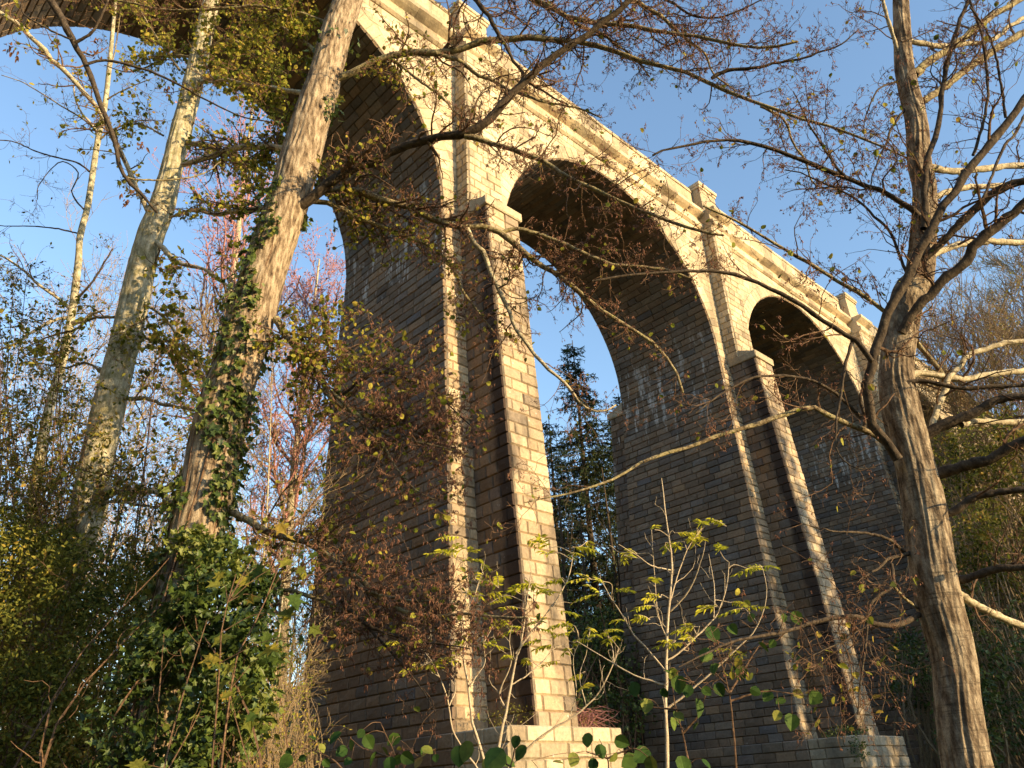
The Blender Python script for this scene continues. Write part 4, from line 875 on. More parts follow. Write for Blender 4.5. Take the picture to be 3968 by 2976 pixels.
# ================================================================== scrub, saplings, background growth
def ground_under(p, sink=0.05):
    q = np.array(p, float); q[2] = gh(q[0], q[1])-sink; return q
def blob(x, y, r, d, ry=1.0, rd=1.0):
    c = PX(x, y, d); s = pxsize(c)*r; return (c, s, s*rd, s*ry)
def leafmass(root, blobs, n, size, mat, shape, stemmat=None, nst=40, gate=-0.15, gs=1.6, fold=0.2, name='foliage', hang=0.2, base=None, sides=4, rs=0.012):
    """leaves in clumps through a set of ellipsoids (centre, rx across, rd along the view, rz up), stems from the ground below"""
    vol = np.array([b[1]*b[2]*b[3] for b in blobs])**0.67; pick = RNG.choice(len(blobs), n, p=vol/vol.sum())
    C = np.array([b[0] for b in blobs])[pick]; S = np.array([[b[1], b[2], b[3]] for b in blobs])[pick]
    u = unit(RNG.normal(size=(n, 3)))*(RNG.uniform(0.15, 1, (n, 1))**0.45)*RNG.uniform(.9, 1.12, (n, 1))
    pos = C+HR*u[:, :1]*S[:, :1]+HF*u[:, 1:2]*S[:, 1:2]+np.array([0, 0, 1.0])*u[:, 2:]*S[:, 2:]
    g = np.array([mnoise.noise(Vector(q*gs))+0.5*mnoise.noise(Vector(q*gs*2.7)) for q in pos])
    k = (g > gate) & (pos[:, 2] > gh(pos[:, 0], pos[:, 1])); pos = pos[k]; u = u[k]; n = len(pos)
    out = HR*u[:, :1]+HF*u[:, 1:2]+np.array([0, 0, 1.0])*u[:, 2:]
    d = unit(RNG.normal(size=(n, 3))+out*0.5-np.array([0, 0, hang])); nr = RNG.normal(size=(n, 3))+out*0.6+np.array([0, 0, .5])
    mb = MB(); tint = RNG.uniform(0, 1, (n, 3)); tint[:, 0] = np.clip(tint[:, 0]*0.75+0.5*np.array([mnoise.noise(Vector(q*0.9+Vector((9, 3, 1)))) for q in map(Vector, pos)])+.1, 0, 1)
    leaf_cards(pos, d, nr, size*RNG.uniform(0.55, 1.25, n), shape, tint, fold, mb)
    tag(mb.build(name, mat, root), kind='stuff')
    if stemmat is not None and nst:
        P = []
        for q in range(nst):
            b = blobs[RNG.integers(len(blobs))]; e = pos[RNG.integers(n)]
            s = np.array(b[0])+HR*RNG.normal()*b[1]*0.25+HF*RNG.normal()*b[2]*0.25; s = ground_under(s)
            m = (s+e)/2+RNG.normal(size=3)*0.12*np.linalg.norm(e-s)*np.array([1, 1, .5])
            P.append(spline([s, m, e], 12))
        P = np.array(P); Rr = rs*np.linspace(1.6, .35, 12)[None]*RNG.uniform(.6, 1.4, (nst, 1))
        P2, R2, _ = spawn(P, Rr, 3.0, (0.2, 0.7), (25, 70), 6, .6, rs*.25, (0, 0, .1), .25, .3, 1)
        sb = MB(); sb.add(*tubes(P, Rr, sides)); sb.add(*tubes(P2, R2, 3)); tag(sb.build('stems', stemmat, root), kind='stuff')

ib = empty('ivy_bush', ground_under(PX(450, 1650, 7.4)), 'dark glossy ivy thicket swallowing the foot of the leaning ivy-clad trunk', 'bush')
leafmass(ib, [blob(450, 1320, 105, 7.5), blob(550, 1390, 85, 7.3), blob(385, 1420, 125, 7.5), blob(500, 1520, 115, 7.2), blob(560, 1270, 48, 7.5), blob(300, 1560, 140, 7.4), blob(450, 1640, 120, 7.2), blob(480, 1230, 75, 7.9), blob(410, 1180, 50, 8.0)], 11000, 0.075, M_ivy, IVY, M_twig, 40, -0.2, 1.7)
lsb = empty('bramble_scrub', ground_under(PX(100, 1650, 9.5)), 'olive small-leaved scrub filling the lower left corner', 'bush')
leafmass(lsb, [blob(40, 1230, 120, 9.8), blob(160, 1250, 110, 9.6), blob(265, 1310, 110, 9.3), blob(80, 1390, 170, 9.4), blob(220, 1480, 160, 9.2), blob(40, 1570, 190, 9.2), blob(200, 1640, 170, 9.0), blob(300, 1240, 60, 10), blob(10, 1140, 70, 10.2), blob(120, 1170, 60, 10)], 26000, 0.058, M_leaf_small, OVAL, M_twig, 45, -0.5, 1.5)
leafy = [('spindle_bush', 'leafy twiggy shrub with pink berries in front of the pale trunk', [(-20, 640), (60, 600), (130, 700), (150, 860), (40, 800)], 12.5),
         ('spindle_bush', 'shrub with small dark leaves and red berries between pale trunk and ivy-clad trunk', [(290, 900), (340, 780), (380, 950), (330, 1060), (270, 1020), (430, 1000)], 10.5),
         ('spindle_bush', 'thin dark-leaved shrub against the sky at the far left edge', [(-30, 760), (10, 900), (90, 960), (170, 1000), (110, 740), (200, 880), (30, 1020)], 11.0)]
for nm, lab, tips, d in leafy:
    base = ground_under(PX(np.mean([t[0] for t in tips])-20, 1600, d))
    rt = empty(nm, base, lab, 'shrub', 'leafy shrubs left of the ivy-clad trunk')
    P = []; Rr = []
    for x, y in tips:
        for q in range(2):
            e = PX(x+RNG.normal()*25, y+RNG.normal()*30, d+RNG.normal()*.5); s = base+HR*RNG.normal()*.4+HF*RNG.normal()*.3
            m = s*0.5+e*0.5+HR*RNG.normal()*.35; m[2] += .3
            P.append(spline([s, m, e], 14)); Rr.append(np.linspace(.02, .005, 14))
    P, Rr = np.array(P), np.array(Rr)
    sb = MB(); sb.add(*tubes(P, Rr, 5)); tag(sb.build('stems', M_twig, rt), kind='stuff')
    crown(rt, P, Rr, 1.2, M_twig, np.full(len(P), 1.9), np.zeros(len(P)), M_leaf_small, 0.072, OVAL, (6.0, .5, 1.7), (8, .14, .5), (7, .05, .16), (0, 0, .0), rm=.0026)
    n = 45; mb = MB(); pos = P[RNG.integers(len(P), size=n), RNG.integers(7, 14, size=n)]+RNG.normal(size=(n, 3))*.25
    octas(mb, pos, np.tile([0, 0, -1.0], (n, 1)), np.full(n, .018), np.full(n, .009)); tag(mb.build('berries', M_berry, rt), kind='stuff')

# sycamore shoot with big yellowing leaves beside the ivy thicket
syc = empty('sycamore_sapling', ground_under(PX(480, 1660, 6.4)), 'sapling with large yellowing lobed leaves in front of the ivy thicket', 'sapling')
ends = [(1500, 540), (1360, 530), (1470, 460), (1570, 430), (1700, 170), (1800, 260), (1780, 390), (1790, 600), (1800, 830), (1700, 920), (1340, 850), (1400, 950), (1300, 1000), (1430, 1020), (1180, 1110), (1380, 1130), (1470, 1220), (1080, 1540), (820, 1620), (1850, 850), (1640, 540), (1730, 700), (1560, 1330), (1330, 1290), (1870, 330), (1600, 620), (1440, 700)]
ends = [e for i, e in enumerate(ends) if i % 3 != 2]
sb = MB(); lm = MB(); st0 = ground_under(PX(480, 1660, 6.4))
main = [spline([st0, PX(500, 1480, 6.4), PX(560, 1330, 6.5), PX(620, 1180, 6.7)], 16), spline([st0, PX(470, 1500, 6.3), PX(480, 1350, 6.2), PX(510, 1240, 6.2)], 16)]
sb.add(*tubes(np.array(main), np.tile(np.linspace(.014, .004, 16), (2, 1)), 6))
for x, y in ends:
    p = PX(x/2.834, OFFR[2]+y/2.834, 6.3+RNG.normal()*.15)
    m = main[RNG.integers(2)]; j = np.argmin(np.linalg.norm(m-p, axis=1)-m[:, 2]*-.0); j = max(0, j-1)
    sb.add(*tubes(spline([m[j], (m[j]+p)/2+np.array([0, 0, .05]), p], 7)[None], np.linspace(.004, .0015, 7)[None], 4))
    for q in range(2):
        d = unit(HR*RNG.normal()*.8-HF*.35+np.array([0, 0, -.45-.3*RNG.random()])+RNG.normal(size=3)*.25); nr = -HF+np.array([0, 0, .9])+RNG.normal(size=3)*.4
        leaf_cards(p[None]+RNG.normal(size=(1, 3))*.05*q, d[None], nr[None], [RNG.uniform(.08, .16)], MAPLE, mb=lm, fold=.15)
tag(sb.build('stems', M_twig, syc), kind='stuff'); tag(lm.build('leaves', M_maple, syc), kind='stuff')

# ash-like saplings with pale stems and yellow pinnate sprays
DS = 9.2
def pinnate(lm, sb, p, d, ln, pairs=5):
    d = unit(d); s = unit(np.cross(d, np.array([0, 0, 1.0])+RNG.normal(size=3)*.3)); u = np.cross(s, d)
    t = np.linspace(0, 1, 8)[:, None]; rach = p+d*ln*t-np.array([0, 0, 1.0])*ln*.28*t**2
    sb.add(*tubes(rach[None], np.linspace(.003, .001, 8)[None], 3))
    pos, dd = [], []
    for k in range(pairs):
        q = (k+1.2)/(pairs+.6); a = np.array([np.interp(q, t[:, 0], rach[:, c]) for c in range(3)])
        for sg in (-1, 1):
            pos.append(a); dd.append(unit(d*.45+sg*s*.8-np.array([0, 0, .45])+RNG.normal(size=3)*.12))
    pos.append(rach[-1]); dd.append(unit(d-np.array([0, 0, .5])))
    n = len(pos); leaf_cards(np.array(pos), np.array(dd), np.tile(u, (n, 1))+RNG.normal(size=(n, 3))*.25, ln*RNG.uniform(.30, .42, n), LANCE, np.tile(RNG.uniform(0, 1, (1, 3)), (n, 1))*.6+RNG.uniform(0, .4, (n, 3)), .3, lm)
sap = [
 ('pale-stemmed sapling with yellow feathery leaves, tallest one before the near buttress', DS, [
  ([(1000, 1680), (1040, 1450), (1070, 1300), (1100, 1150), (1130, 1000), (1160, 900), (1180, 760), (1200, 600), (1220, 480), (1230, 400)], 26, 6),
  ([(1130, 960), (1200, 860), (1280, 760), (1350, 670), (1420, 560), (1460, 460), (1480, 350), (1490, 310)], 16, 5),
  ([(1070, 1300), (1030, 1200), (1100, 1020), (1090, 880), (1110, 780)], 12, 4), ([(1100, 1150), (1200, 1090), (1300, 1000), (1360, 930), (1430, 900)], 10, 4)],
  [(1230, 270), (1300, 260), (1330, 330), (1540, 300), (1470, 345), (1580, 270), (1230, 530), (1290, 560), (1110, 560), (1170, 530), (1380, 500), (1100, 660), (1000, 630), (1120, 800), (1300, 800), (1250, 870), (1080, 960), (1190, 990), (1440, 690), (1250, 750)]),
 ('slim forked sapling with yellow sprays in front of the lit buttress edge', DS-.3, [
  ([(960, 1680), (900, 1500), (860, 1350), (835, 1150), (810, 980), (800, 850), (810, 700), (830, 550), (820, 450), (815, 330)], 24, 5),
  ([(850, 1150), (900, 1080), (940, 1010), (930, 900)], 10, 4), ([(810, 700), (860, 640), (900, 540), (930, 470)], 9, 3), ([(800, 980), (760, 900), (720, 840)], 8, 3)],
  [(740, 230), (680, 320), (740, 330), (870, 320), (850, 370), (940, 410), (980, 510), (1000, 590), (860, 580), (860, 850), (970, 890), (720, 970), (760, 310), (940, 500), (990, 770), (1040, 750)]),
 ('thin leaning sapling with few leaves at the dark face of the near pier', DS, [
  ([(900, 1670), (800, 1530), (740, 1420), (720, 1280), (700, 1200), (660, 1100), (620, 1020), (580, 960), (510, 900)], 16, 5),
  ([(720, 1280), (760, 1180), (740, 1100), (680, 1060)], 10, 4), ([(660, 1100), (600, 1060), (560, 950), (530, 890)], 8, 3)],
  [(380, 880), (450, 890), (430, 800), (480, 790), (620, 1020), (640, 1000), (690, 980), (520, 1030)]),
 ('sapling leaning right with feathery yellow leaves beside the plinth', DS+.4, [
  ([(1090, 1680), (1200, 1540), (1350, 1420), (1450, 1370), (1560, 1280), (1650, 1180), (1730, 1010), (1760, 930), (1790, 880)], 20, 6),
  ([(1730, 1010), (1720, 920), (1690, 850)], 8, 3), ([(1560, 1280), (1520, 1100), (1560, 960), (1570, 880)], 8, 3), ([(1450, 1370), (1500, 1200), (1480, 1000), (1520, 880)], 8, 3)],
  [(1620, 830), (1570, 810), (1710, 800), (1500, 870), (1440, 930), (1350, 1000), (1510, 1080), (1540, 1150), (1430, 820), (1690, 860), (1400, 770), (1310, 900)]),
 ('upright pale sapling with yellow feathery leaves before the second pier', DS-.6, [
  ([(2055, 1700), (2050, 1400), (2045, 1200), (2050, 1000), (2055, 850), (2070, 650), (2085, 450), (2080, 350), (2060, 200), (2040, 60), (2025, -90), (2000, -200)], 30, 6),
  ([(2040, 1060), (1950, 950), (1850, 840), (1780, 720), (1700, 600), (1650, 510), (1600, 490)], 14, 5), ([(2040, 1150), (1850, 1090), (1680, 990), (1500, 880)], 14, 5),
  ([(2075, 700), (2170, 600), (2225, 500), (2275, 350), (2290, 270)], 12, 4), ([(2050, 1000), (2120, 960), (2230, 860), (2330, 760), (2370, 700), (2420, 550), (2435, 400)], 14, 4),
  ([(2050, 1300), (2300, 1100), (2480, 930), (2590, 820), (2650, 680), (2665, 550), (2640, 440)], 16, 4), ([(2340, 740), (2345, 560), (2310, 350)], 8, 3), ([(2070, 650), (2130, 450), (2190, 300), (2260, 200)], 10, 4), ([(2090, 450), (1960, 420), (1890, 370), (1760, 290)], 9, 3), ([(2060, 880), (2000, 720), (1980, 500), (1960, 200)], 8, 3)],
  [(1530, 490), (1640, 490), (1580, 590), (1780, 560), (1970, 490), (1970, 600), (1920, 660), (1900, 730), (1760, 740), (2180, 780), (2120, 890), (1830, 330), (1790, 360), (2100, 280), (1980, 170), (2270, 145), (2370, 140), (2220, 215), (2080, 275), (2380, 300), (2590, 425), (2480, 640), (2460, 680), (2310, 660), (2180, 785), (2190, 850), (2080, 890), (2160, 210), (2260, 250), (2050, 880), (2200, 250), (2550, 430), (2470, 930)]),
]
for lab, d, stems, sprays in sap:
    q0 = PX(OFFC[1]+stems[0][0][0][0]/2.834, OFFR[2]+1700/2.834, d)
    rt = empty('ash_sapling', ground_under(q0), lab, 'sapling', 'yellow-leaved saplings before the piers')
    allp = []
    for i, (pts, w0, w1) in enumerate(stems):
        P, r = limb_line(T(1, 2, pts), w0, w1, d, d+RNG.normal()*.25, 20, .2)
        if i == 0: g0 = ground_under(P[0]); P = np.vstack([g0, P[:-1]]) if P[0][2] > g0[2] else P
        mb = MB(); mb.add(*tubes(P[None], r[None], 7)); mb.build('trunk' if i == 0 else 'branch', M_sapling, rt, smooth=True); allp.append(P)
    A = np.vstack(allp); lm = MB(); sb = MB()
    for x, y in sprays:
        p = PX(OFFC[1]+x/2.834, OFFR[2]+y/2.834, d+RNG.normal()*.15)
        j = np.argmin(np.linalg.norm(A-p, axis=1)+np.maximum(A[:, 2]-p[2], 0)*2+.15*np.abs(p[2]-.25-A[:, 2]))
        s = A[j]; hd = unit((p-s)*np.array([1, 1, 0])+1e-3*HR); ln = RNG.uniform(.18, .27)
        dd = unit(hd*.8+HR*RNG.normal()*.5+np.array([0, 0, .15])); st = p-dd*ln*.5
        sb.add(*tubes(spline([s, (s+st)/2+RNG.normal(size=3)*.03+np.array([0, 0, .02]), st], 7)[None], np.linspace(.005, .0028, 7)[None], 4))
        pinnate(lm, sb, st, dd, ln)
        if RNG.random() < .75: pinnate(lm, sb, st, unit(dd+HR*RNG.normal()*.7+np.array([0, 0, .3])), ln*.8)
    tag(sb.build('leaf_stalks', M_sapling, rt), kind='stuff'); tag(lm.build('leaves', M_ash, rt), kind='stuff')
    Pm = np.array(allp[:]); n = len(Pm)
    crown(rt, Pm, np.full((n, Pm.shape[1]), .01), 1.0, M_sapling, np.zeros(n), np.zeros(n), None, l1=(1.6, .25, .7), l2=(2.0, .08, .25), l3=(1, .04, .1), bias=(0, 0, .35))

# hazel shoots with broad leaves close to the camera
def hazel(lab, d, stems, leaves, size, group='broad-leaved shoots in front'):
    q0 = PX(*T(1, 2, [stems[0][0]])[0], d)
    rt = empty('hazel_shoot', ground_under(q0), lab, 'shrub', group)
    sb = MB(); A = []
    for pts in stems:
        P, r = limb_line(T(1, 2, pts), 14, 5, d, d+RNG.normal()*.15, 16, .1); A.append(P)
        if pts is stems[0]: P = np.vstack([ground_under(P[0]), P]); r = np.r_[r[0], r]
        sb.add(*tubes(P[None], r[None], 5))
    A = np.vstack(A); lm = MB()
    for x, y in leaves:
        p = PX(*T(1, 2, [(x, y)])[0], d+RNG.normal()*.12); s = A[np.argmin(np.linalg.norm(A-p, axis=1))]
        sz = size*RNG.uniform(.45, 1.0); dr = unit(HR*RNG.normal()*.7+np.array([0, 0, -.75])-HF*.15+RNG.normal(size=3)*.2)
        b = p-dr*sz*.5; sb.add(*tubes(spline([s, (s+b)/2+np.array([0, 0, .015]), b], 6)[None], np.full((1, 6), .0016), 3))
        leaf_cards(b[None], dr[None], (-HF+RNG.normal(size=3)*.75+np.array([0, 0, .5]))[None], [sz], ROUND, mb=lm, fold=RNG.uniform(.05, .5))
    tag(sb.build('stems', M_twig, rt), kind='stuff'); tag(lm.build('leaves', M_hazel, rt), kind='stuff')
hx = 2028.6
hazel('round dark green hazel leaves hanging before the second pier', 5.0, [[(2480, 1680), (2450, 1300), (2400, 1050), (2330, 830)], [(2440, 1200), (2560, 1000), (2700, 800)], [(2440, 1250), (2650, 1190), (2880, 1210)], [(2420, 1150), (2300, 1050), (2130, 1080)]],
      [(hx+310, 840), (hx+430, 810), (hx+260, 970), (hx+320, 1050), (hx+480, 1080), (hx+540, 740), (hx+740, 740), (hx+820, 740), (hx+620, 920), (hx+670, 900), (hx+460, 1010), (hx+820, 985), (hx+60, 1090), (hx+270, 1190), (hx+350, 1180), (hx+830, 1210), (hx+720, 1250), (hx+790, 1380), (hx+930, 1230), (hx+570, 1190), (hx+640, 1220), (hx+700, 1340)], .115)
hazel('dark broad-leaved shoot low at the foot of the upright pale sapling', 5.2, [[(2200, 1690), (2150, 1450), (2100, 1250), (2080, 1050)], [(2150, 1450), (2250, 1330), (2300, 1180)], [(2120, 1300), (1950, 1280), (1840, 1180)]],
      [(1860, 1180), (2080, 1090), (2120, 1350), (hx+100, 1350), (hx+60, 1390), (hx+200, 1400), (2180, 1190), (2040, 1200), (2250, 1290), (2130, 1150), (1930, 1280), (hx+270, 1630), (hx+130, 1640)], .12)
hazel('large dark leaves at the bottom in front of the near plinth', 4.4, [[(1700, 1700), (1690, 1600), (1640, 1480)], [(1690, 1600), (1850, 1540), (1950, 1600)], [(1690, 1600), (1560, 1560)]],
      [(1570, 1490), (1650, 1560), (1720, 1590), (1780, 1500), (1820, 1620), (1900, 1580), (1480, 1610), (1960, 1640), (1600, 1640), (1390, 1630), (1250, 1640)], .11)
hazel('big green leaf and shoots beside the forked sapling foot', 4.3, [[(1080, 1700), (1110, 1600), (1140, 1480)], [(1100, 1650), (1000, 1600), (940, 1610)]], [(1130, 1500), (1160, 1570), (1000, 1600), (1060, 1620), (960, 1640), (780, 1590), (830, 1560)], .13)
hazel('low yellow-green leaves along the bottom beside the dark face of the near pier', 4.6, [[(420, 1700), (380, 1560), (330, 1450), (300, 1380)], [(380, 1600), (200, 1540), (120, 1480)], [(400, 1640), (560, 1580), (640, 1540)], [(100, 1700), (0, 1600), (-100, 1560)]],
      [(400, 1610), (360, 1640), (470, 1600), (330, 1560), (230, 1500), (180, 1450), (120, 1520), (60, 1560), (30, 1480), (-60, 1540), (-120, 1480), (-180, 1600), (560, 1560), (590, 1550), (640, 1600), (530, 1630), (260, 1610), (100, 1620), (-30, 1630), (-260, 1560), (-330, 1470), (-280, 1620), (410, 1470), (380, 1490)], .085)

# tufts of bramble and fern on the plinths, ivy on the lower faces of the second and third piers
tuft = empty('fern_tuft', (-1.2, -1.6, 0.0), 'sunlit tuft of bramble and fern growing on top of the near plinth', 'plant')
leafmass(tuft, [((-1.3, -1.5, .25), .9, .7, .45), ((1.6, -1.6, .2), .5, .6, .4)], 900, .07, M_leaf_small, LANCE, None, 0, -.4)
dry = empty('dry_bramble', (1.7, -1.5, 0.0), 'reddish dry bramble tuft at the right corner of the near plinth', 'plant')
P = np.array([spline([(1.6+RNG.normal()*.3, -1.5+RNG.normal()*.3, 0), (1.7+RNG.normal()*.4, -1.6+RNG.normal()*.3, .5), (1.8+RNG.normal()*.6, -1.8+RNG.normal()*.4, .3+RNG.normal()*.25)], 8) for q in range(70)])
mb = MB(); mb.add(*tubes(P, np.full((70, 8), .008), 3)); tag(mb.build('stems', M_twig_red, dry), kind='stuff')
iv2 = empty('ivy_patch', (PITCHX-1.2, -1.5, 0.05), 'dark ivy patch on the plinth top of the second pier', 'ivy')
leafmass(iv2, [((PITCHX-1.3, -1.6, .15), 1.0, .9, .35), ((PITCHX-2.4, -2.5, -.5), .35, .7, .6), ((PITCHX-.9, -.2, 2.0), .12, .15, 1.9)], 1100, .10, M_ivy, IVY, None, 0, -.3)
iv3 = empty('ivy_patch', (2*PITCHX-2.6, 1, 0.05), 'dark ivy climbing the foot of the third pier', 'ivy')
leafmass(iv3, [((2*PITCHX-2.4, .6, 2.5), .3, 1.2, 3.0), ((2*PITCHX-2.3, 2.6, 1.2), .3, 2.2, 1.7), ((2*PITCHX-2.6, -1.5, .6), .8, 1.2, 1.0), ((2*PITCHX-1.6, -1.0, 1.5), .7, 1.0, 2.2)], 2600, .14, M_ivy, IVY, None, 0, -.25, 1.0)

# bare background trees
def bare(name, lab, x, y, d, mat, group=None, spread=.32, trunk_r=None, dens=1.0, leafm=None, lf=0.0, lsize=.12, up=.28, x0=.18, trm=None, ivy_n=0):
    top = PX(x, y, d); base = ground_under(top, .2); Ht = top[2]-base[2]; dist = np.linalg.norm(top-CAMP)
    rt = empty(name, base, lab, 'tree', group)
    tr = Ht*.011+.05 if trunk_r is None else trunk_r
    mid = base*.5+top*.5+HR*RNG.normal()*.03*Ht
    P = spline([base, mid, top], 16); r = np.linspace(tr, tr*.12, 16)
    mb = MB(); mb.add(*tubes(P[None], r[None], 8)); mb.build('trunk', trm or mat, rt, smooth=True)
    rm = .00030*dist
    P1, R1, i1 = spawn(P[None], r[None], 26*dens/Ht, (spread*Ht*.6, spread*Ht), (28, 62), 10, .5, rm*1.6, (0, 0, up), .16, x0, .97, .3, .62)
    P2, R2, i2 = spawn(P1, R1, 22*dens/Ht, (spread*Ht*.2, spread*Ht*.5), (25, 60), 7, .6, rm, (0, 0, up), .2, .15, 1, .4, .5)
    P3, R3, i3 = spawn(P2, R2, 45*dens/Ht, (spread*Ht*.06, spread*Ht*.2), (25, 60), 5, .7, rm*.7, (0, 0, up), .25, .15, 1, .6, .4)
    sb = MB(); [sb.add(*tubes(a, b, s)) for a, b, s in ((P1, R1, 5), (P2, R2, 3), (P3, R3, 3)) if len(a)]
    tag(sb.build('crown', mat, rt), kind='stuff')
    if leafm is not None and lf > 0:
        pos, tg, _ = points_on(P3, lf*10/Ht*3, 0, 1); n = len(pos)
        if n:
            lm = MB(); leaf_cards(pos, unit(tg+RNG.normal(size=(n, 3))), RNG.normal(size=(n, 3)), lsize*RNG.uniform(.6, 1.2, n), OVAL, mb=lm); tag(lm.build('leaves', leafm, rt), kind='stuff')
    if ivy_n:
        k = RNG.integers(0, 11, ivy_n); rad = unit(RNG.normal(size=(ivy_n, 3))*np.array([1, 1, .1])); pos = P[k]+(P[k+1]-P[k])*RNG.uniform(0, 1, (ivy_n, 1))+rad*(r[k][:, None]+RNG.uniform(0, .35, (ivy_n, 1)))
        lm = MB(); leaf_cards(pos, unit(RNG.normal(size=(ivy_n, 3))-np.array([0, 0, .7])), rad+RNG.normal(size=(ivy_n, 3))*.5, .16*RNG.uniform(.6, 1.3, ivy_n), IVY, mb=lm); tag(lm.build('ivy', M_ivy, rt), kind='stuff')
    return rt
def spruce(lab, x, y, d, width=.2, dens=1.0):
    top = PX(x, y, d); base = ground_under(top, .2); Ht = top[2]-base[2]
    rt = empty('spruce_tree', base, lab, 'tree', 'spruces beyond the viaduct')
    P = np.linspace(base, top, 14); r = np.linspace(Ht*.011+.06, .03, 14)
    mb = MB(); mb.add(*tubes(P[None], r[None], 8)); mb.build('trunk', M_limb_dark, rt, smooth=True)
    nb = int(Ht*13*dens); z = RNG.uniform(.22, .99, nb); a = RNG.uniform(0, 2*np.pi, nb); ln = Ht*width*(1-z)**.75*RNG.uniform(.55, 1.1, nb)+.35
    out = np.stack([np.cos(a), np.sin(a), 0*a], 1); t = np.linspace(0, 1, 7)
    B = (base+(top-base)*z[:, None])[:, None, :]+out[:, None, :]*ln[:, None, None]*t[None, :, None]+np.array([0, 0, 1.0])*(ln[:, None, None]*(.12*t-.42*t**2+.2*t**3)[None, :, None])
    sb = MB(); sb.add(*tubes(B, np.linspace(.04, .012, 7)[None]*np.ones((nb, 1)), 3)); 
    P2, R2, _ = spawn(B, np.full((nb, 7), .02), 5.0, (.35, .9), (35, 75), 4, .6, .012, (0, 0, -.45), .15, .15, 1)
    sb.add(*tubes(P2, R2, 3)); tag(sb.build('crown', M_limb_dark, rt), kind='stuff')
    lm = MB()
    for PP, rate in ((P2, 11), (B, 9)):
        pos, tg, _ = points_on(PP, rate*dens, .05, 1); n = len(pos)
        leaf_cards(pos, unit(tg+RNG.normal(size=(n, 3))*.55+np.array([0, 0, -.3])), RNG.normal(size=(n, 3)), RNG.uniform(.18, .36, n), [(.3, .12), (.7, .10)], mb=lm)
    tag(lm.build('needles', M_needle, rt), kind='stuff')
spruce('tall dark spruce seen through the arch between the two nearest piers', 1236, 735, 58, .2)
spruce('smaller spruce behind the tall one, close against the second pier', 1335, 850, 66, .2)
spruce('slim spruce left of the tall one, close against the near buttress', 1185, 900, 62, .17, .8)
for i, (x, y, d, lab) in enumerate([(1205, 1040, 52, 'bare dark-stemmed tree low in the arch beside the near buttress'), (1255, 1130, 50, 'ivy-wrapped bare tree under the tall spruce'), (1300, 1010, 54, 'thin bare tree low in the arch at the second pier'), (1330, 1160, 49, 'short bare tree beside the second pier')]):
    bare('bare_tree', lab, x, y, d, M_limb_dark, 'bare trees seen through the arch', .3, None, .9, ivy_n=500, trm=M_limb_dark)
hedge = empty('ivy_thicket', ground_under(PX(1290, 1500, 48)), 'dark thicket of ivy and upright stems low in the arch between the near piers', 'bush')
leafmass(hedge, [blob(1230, 1400, 60, 48, 1.5), blob(1290, 1380, 60, 47, 1.6), blob(1340, 1420, 60, 47, 1.6), blob(1260, 1540, 80, 46), blob(1340, 1550, 80, 46)], 5200, .2, M_ivy, IVY, M_twig, 110, -.3, .5, rs=.05)

bare('larch_tree', 'reddish-pink fine-twigged crown beyond the viaduct, behind the leaning ivy-clad trunk', 545, 235, 46, M_twig_red, None, .26, None, 2.8, M_bud, 5.0, .2, .2, .4, M_limb_pale)
bare('larch_tree', 'second pinkish fine-twigged crown, lower, beside the near pier', 690, 560, 48, M_twig_red, None, .28, None, 2.4, M_bud, 4.0, .2, .2, .3, M_limb_pale)
for x, y, d, lab in [(60, 690, 26, 'bare tan tree at the far left behind the thin trunk'), (215, 620, 30, 'bare tan tree behind the pale trunk'), (340, 740, 27, 'bare tan tree showing between pale and ivy-clad trunks'), (470, 700, 31, 'tan twiggy tree behind the leaning ivy-clad trunk'), (590, 770, 28, 'sunlit tan tree right of the ivy-clad trunk'), (665, 900, 33, 'low sunlit tan tree beside the left edge of the near pier'), (625, 1130, 24, 'low tan thicket tree above the ivy bush')]:
    bare('bare_tree', lab, x, y, d, M_twig_tan, 'sunlit bare trees left of the near pier', .42, .07, 1.9, M_leaf_yg, .5, .09, .1, .12, M_limb_pale)
tk = empty('tan_thicket', ground_under(PX(600, 1600, 20)), 'sunlit tan and orange brushwood low between the ivy thicket and the near pier', 'bush')
leafmass(tk, [blob(600, 1480, 80, 20), blob(560, 1580, 90, 19), blob(640, 1600, 70, 20), blob(620, 1380, 50, 21)], 1800, .085, M_leaf_yg, OVAL, M_twig_tan, 150, -.2, .8, rs=.012)

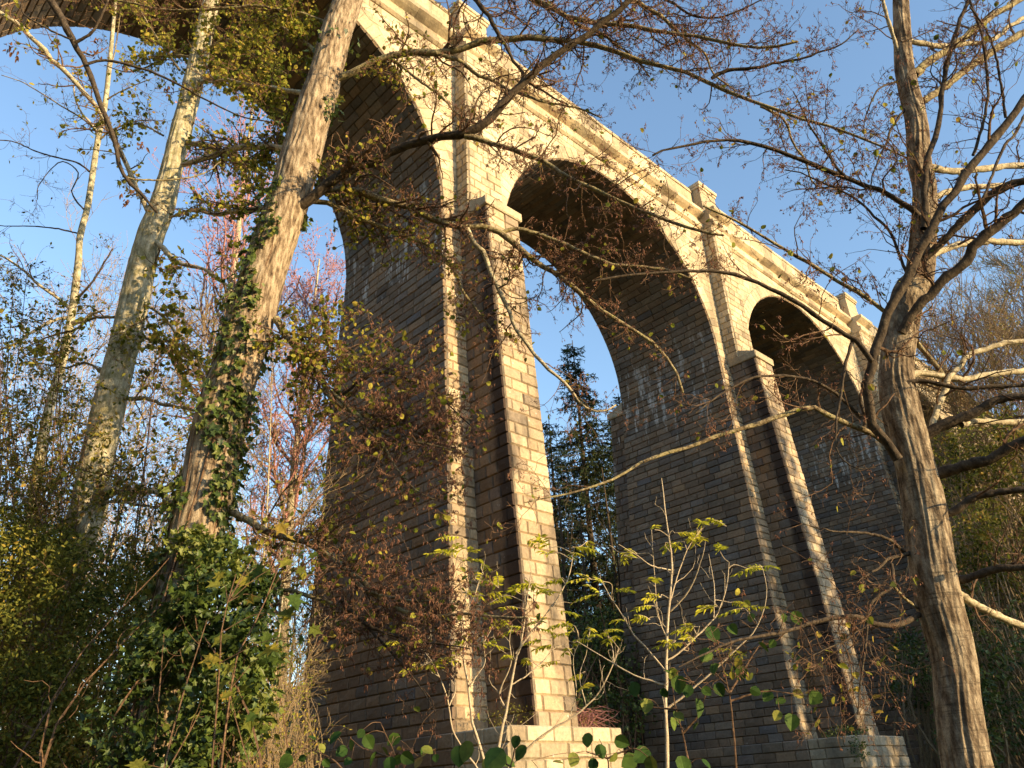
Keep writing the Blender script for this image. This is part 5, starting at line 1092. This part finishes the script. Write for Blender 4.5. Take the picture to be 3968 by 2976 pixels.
# wooded bank at the right edge
for x, y, d, lab in [(2000, 640, 57, 'tan bare tree on the bank just right of the cracked trunk'), (2062, 600, 56, 'second tan bare tree on the bank right of the cracked trunk'), (2120, 590, 57, 'golden bare tree in the middle of the bank top'), (2180, 545, 58, 'tallest golden bare tree at the right edge'), (2240, 590, 58, 'golden bare tree cut by the right edge'), (2090, 690, 52, 'lower tan tree in front of the bank top'), (2165, 700, 51, 'lower tan tree near the right edge'), (2035, 760, 53, 'short tan tree beside the cracked trunk'), (2215, 760, 49, 'short tan tree at the right edge')]:
    bare('bank_tree', lab, x, y, d, M_twig_tan, 'bare trees on the bank', .34, .12, 2.3, M_leaf_yg, .5, .16, .3, .12, M_limb_pale)
for x, y, r, d, n, lab in [(2050, 1000, 75, 50, 1700, 'ivy-hung tree on the bank right of the cracked trunk'), (2130, 960, 85, 49, 1900, 'green ivy-hung tree mid bank'), (2205, 1000, 85, 48, 1900, 'green ivy-hung tree at the right edge of the bank'), (2090, 1170, 80, 47, 1700, 'dark leafy bush lower on the bank'), (2180, 1190, 90, 46, 1800, 'dark leafy bush at the right edge'), (2050, 1360, 80, 46, 1400, 'dark bush behind the cracked trunk'), (2150, 1370, 95, 45, 1600, 'dark bush low on the bank'), (2220, 1480, 110, 42, 1600, 'dark bush in the lower right corner'), (1960, 1440, 70, 49, 1400, 'dark bush at the foot of the third pier'), (2090, 1540, 90, 42, 1400, 'lowest dark bush on the bank')]:
    c = PX(x, y, d); rt = empty('bank_bush', ground_under(c), lab, 'bush', 'ivy-hung growth on the bank')
    leafmass(rt, [blob(x, y, r, d, 1.1), blob(x+RNG.normal()*20, y+r*.8, r*.9, d), blob(x+RNG.normal()*30, y-r*.6, r*.5, d, 1.3)], n, .26, M_leaf_small if y < 1250 else M_ivy, OVAL, M_twig_tan, 26, -.25, .45, rs=.05)

# trees out of frame towards the sun: they shade the valley floor and the feet of the farther piers
def wood(name, lab, items, n, size):
    rt = empty(name, ground_under(items[0][:3]), lab, 'wood'); rt['kind'] = 'stuff'
    bl = [(np.array([x, y, z]), r, r, rz) for x, y, z, r, rz in items]
    leafmass(rt, bl, n, size, M_leaf_small, OVAL, M_twig, 60, -.25, .35, rs=.12)
it = []
for q in range(13):
    x = 19+q*2.3; it.append((x, -50+RNG.normal()*3, 2+RNG.normal()*1.0, 4.5+RNG.normal()*.5, 23+RNG.normal()*1.5))
wood('valley_wood', 'leafy wood out of sight towards the sun, shading the piers', it, 17000, 1.1)
it = [(-18.5+q*.55, -27+RNG.normal()*1, -1.6+RNG.normal()*.4, 1.5, 4.6+RNG.normal()*.4) for q in range(11)]
wood('hedge_bank', 'leafy hedge out of sight towards the sun, shading the undergrowth', it, 5200, .3)
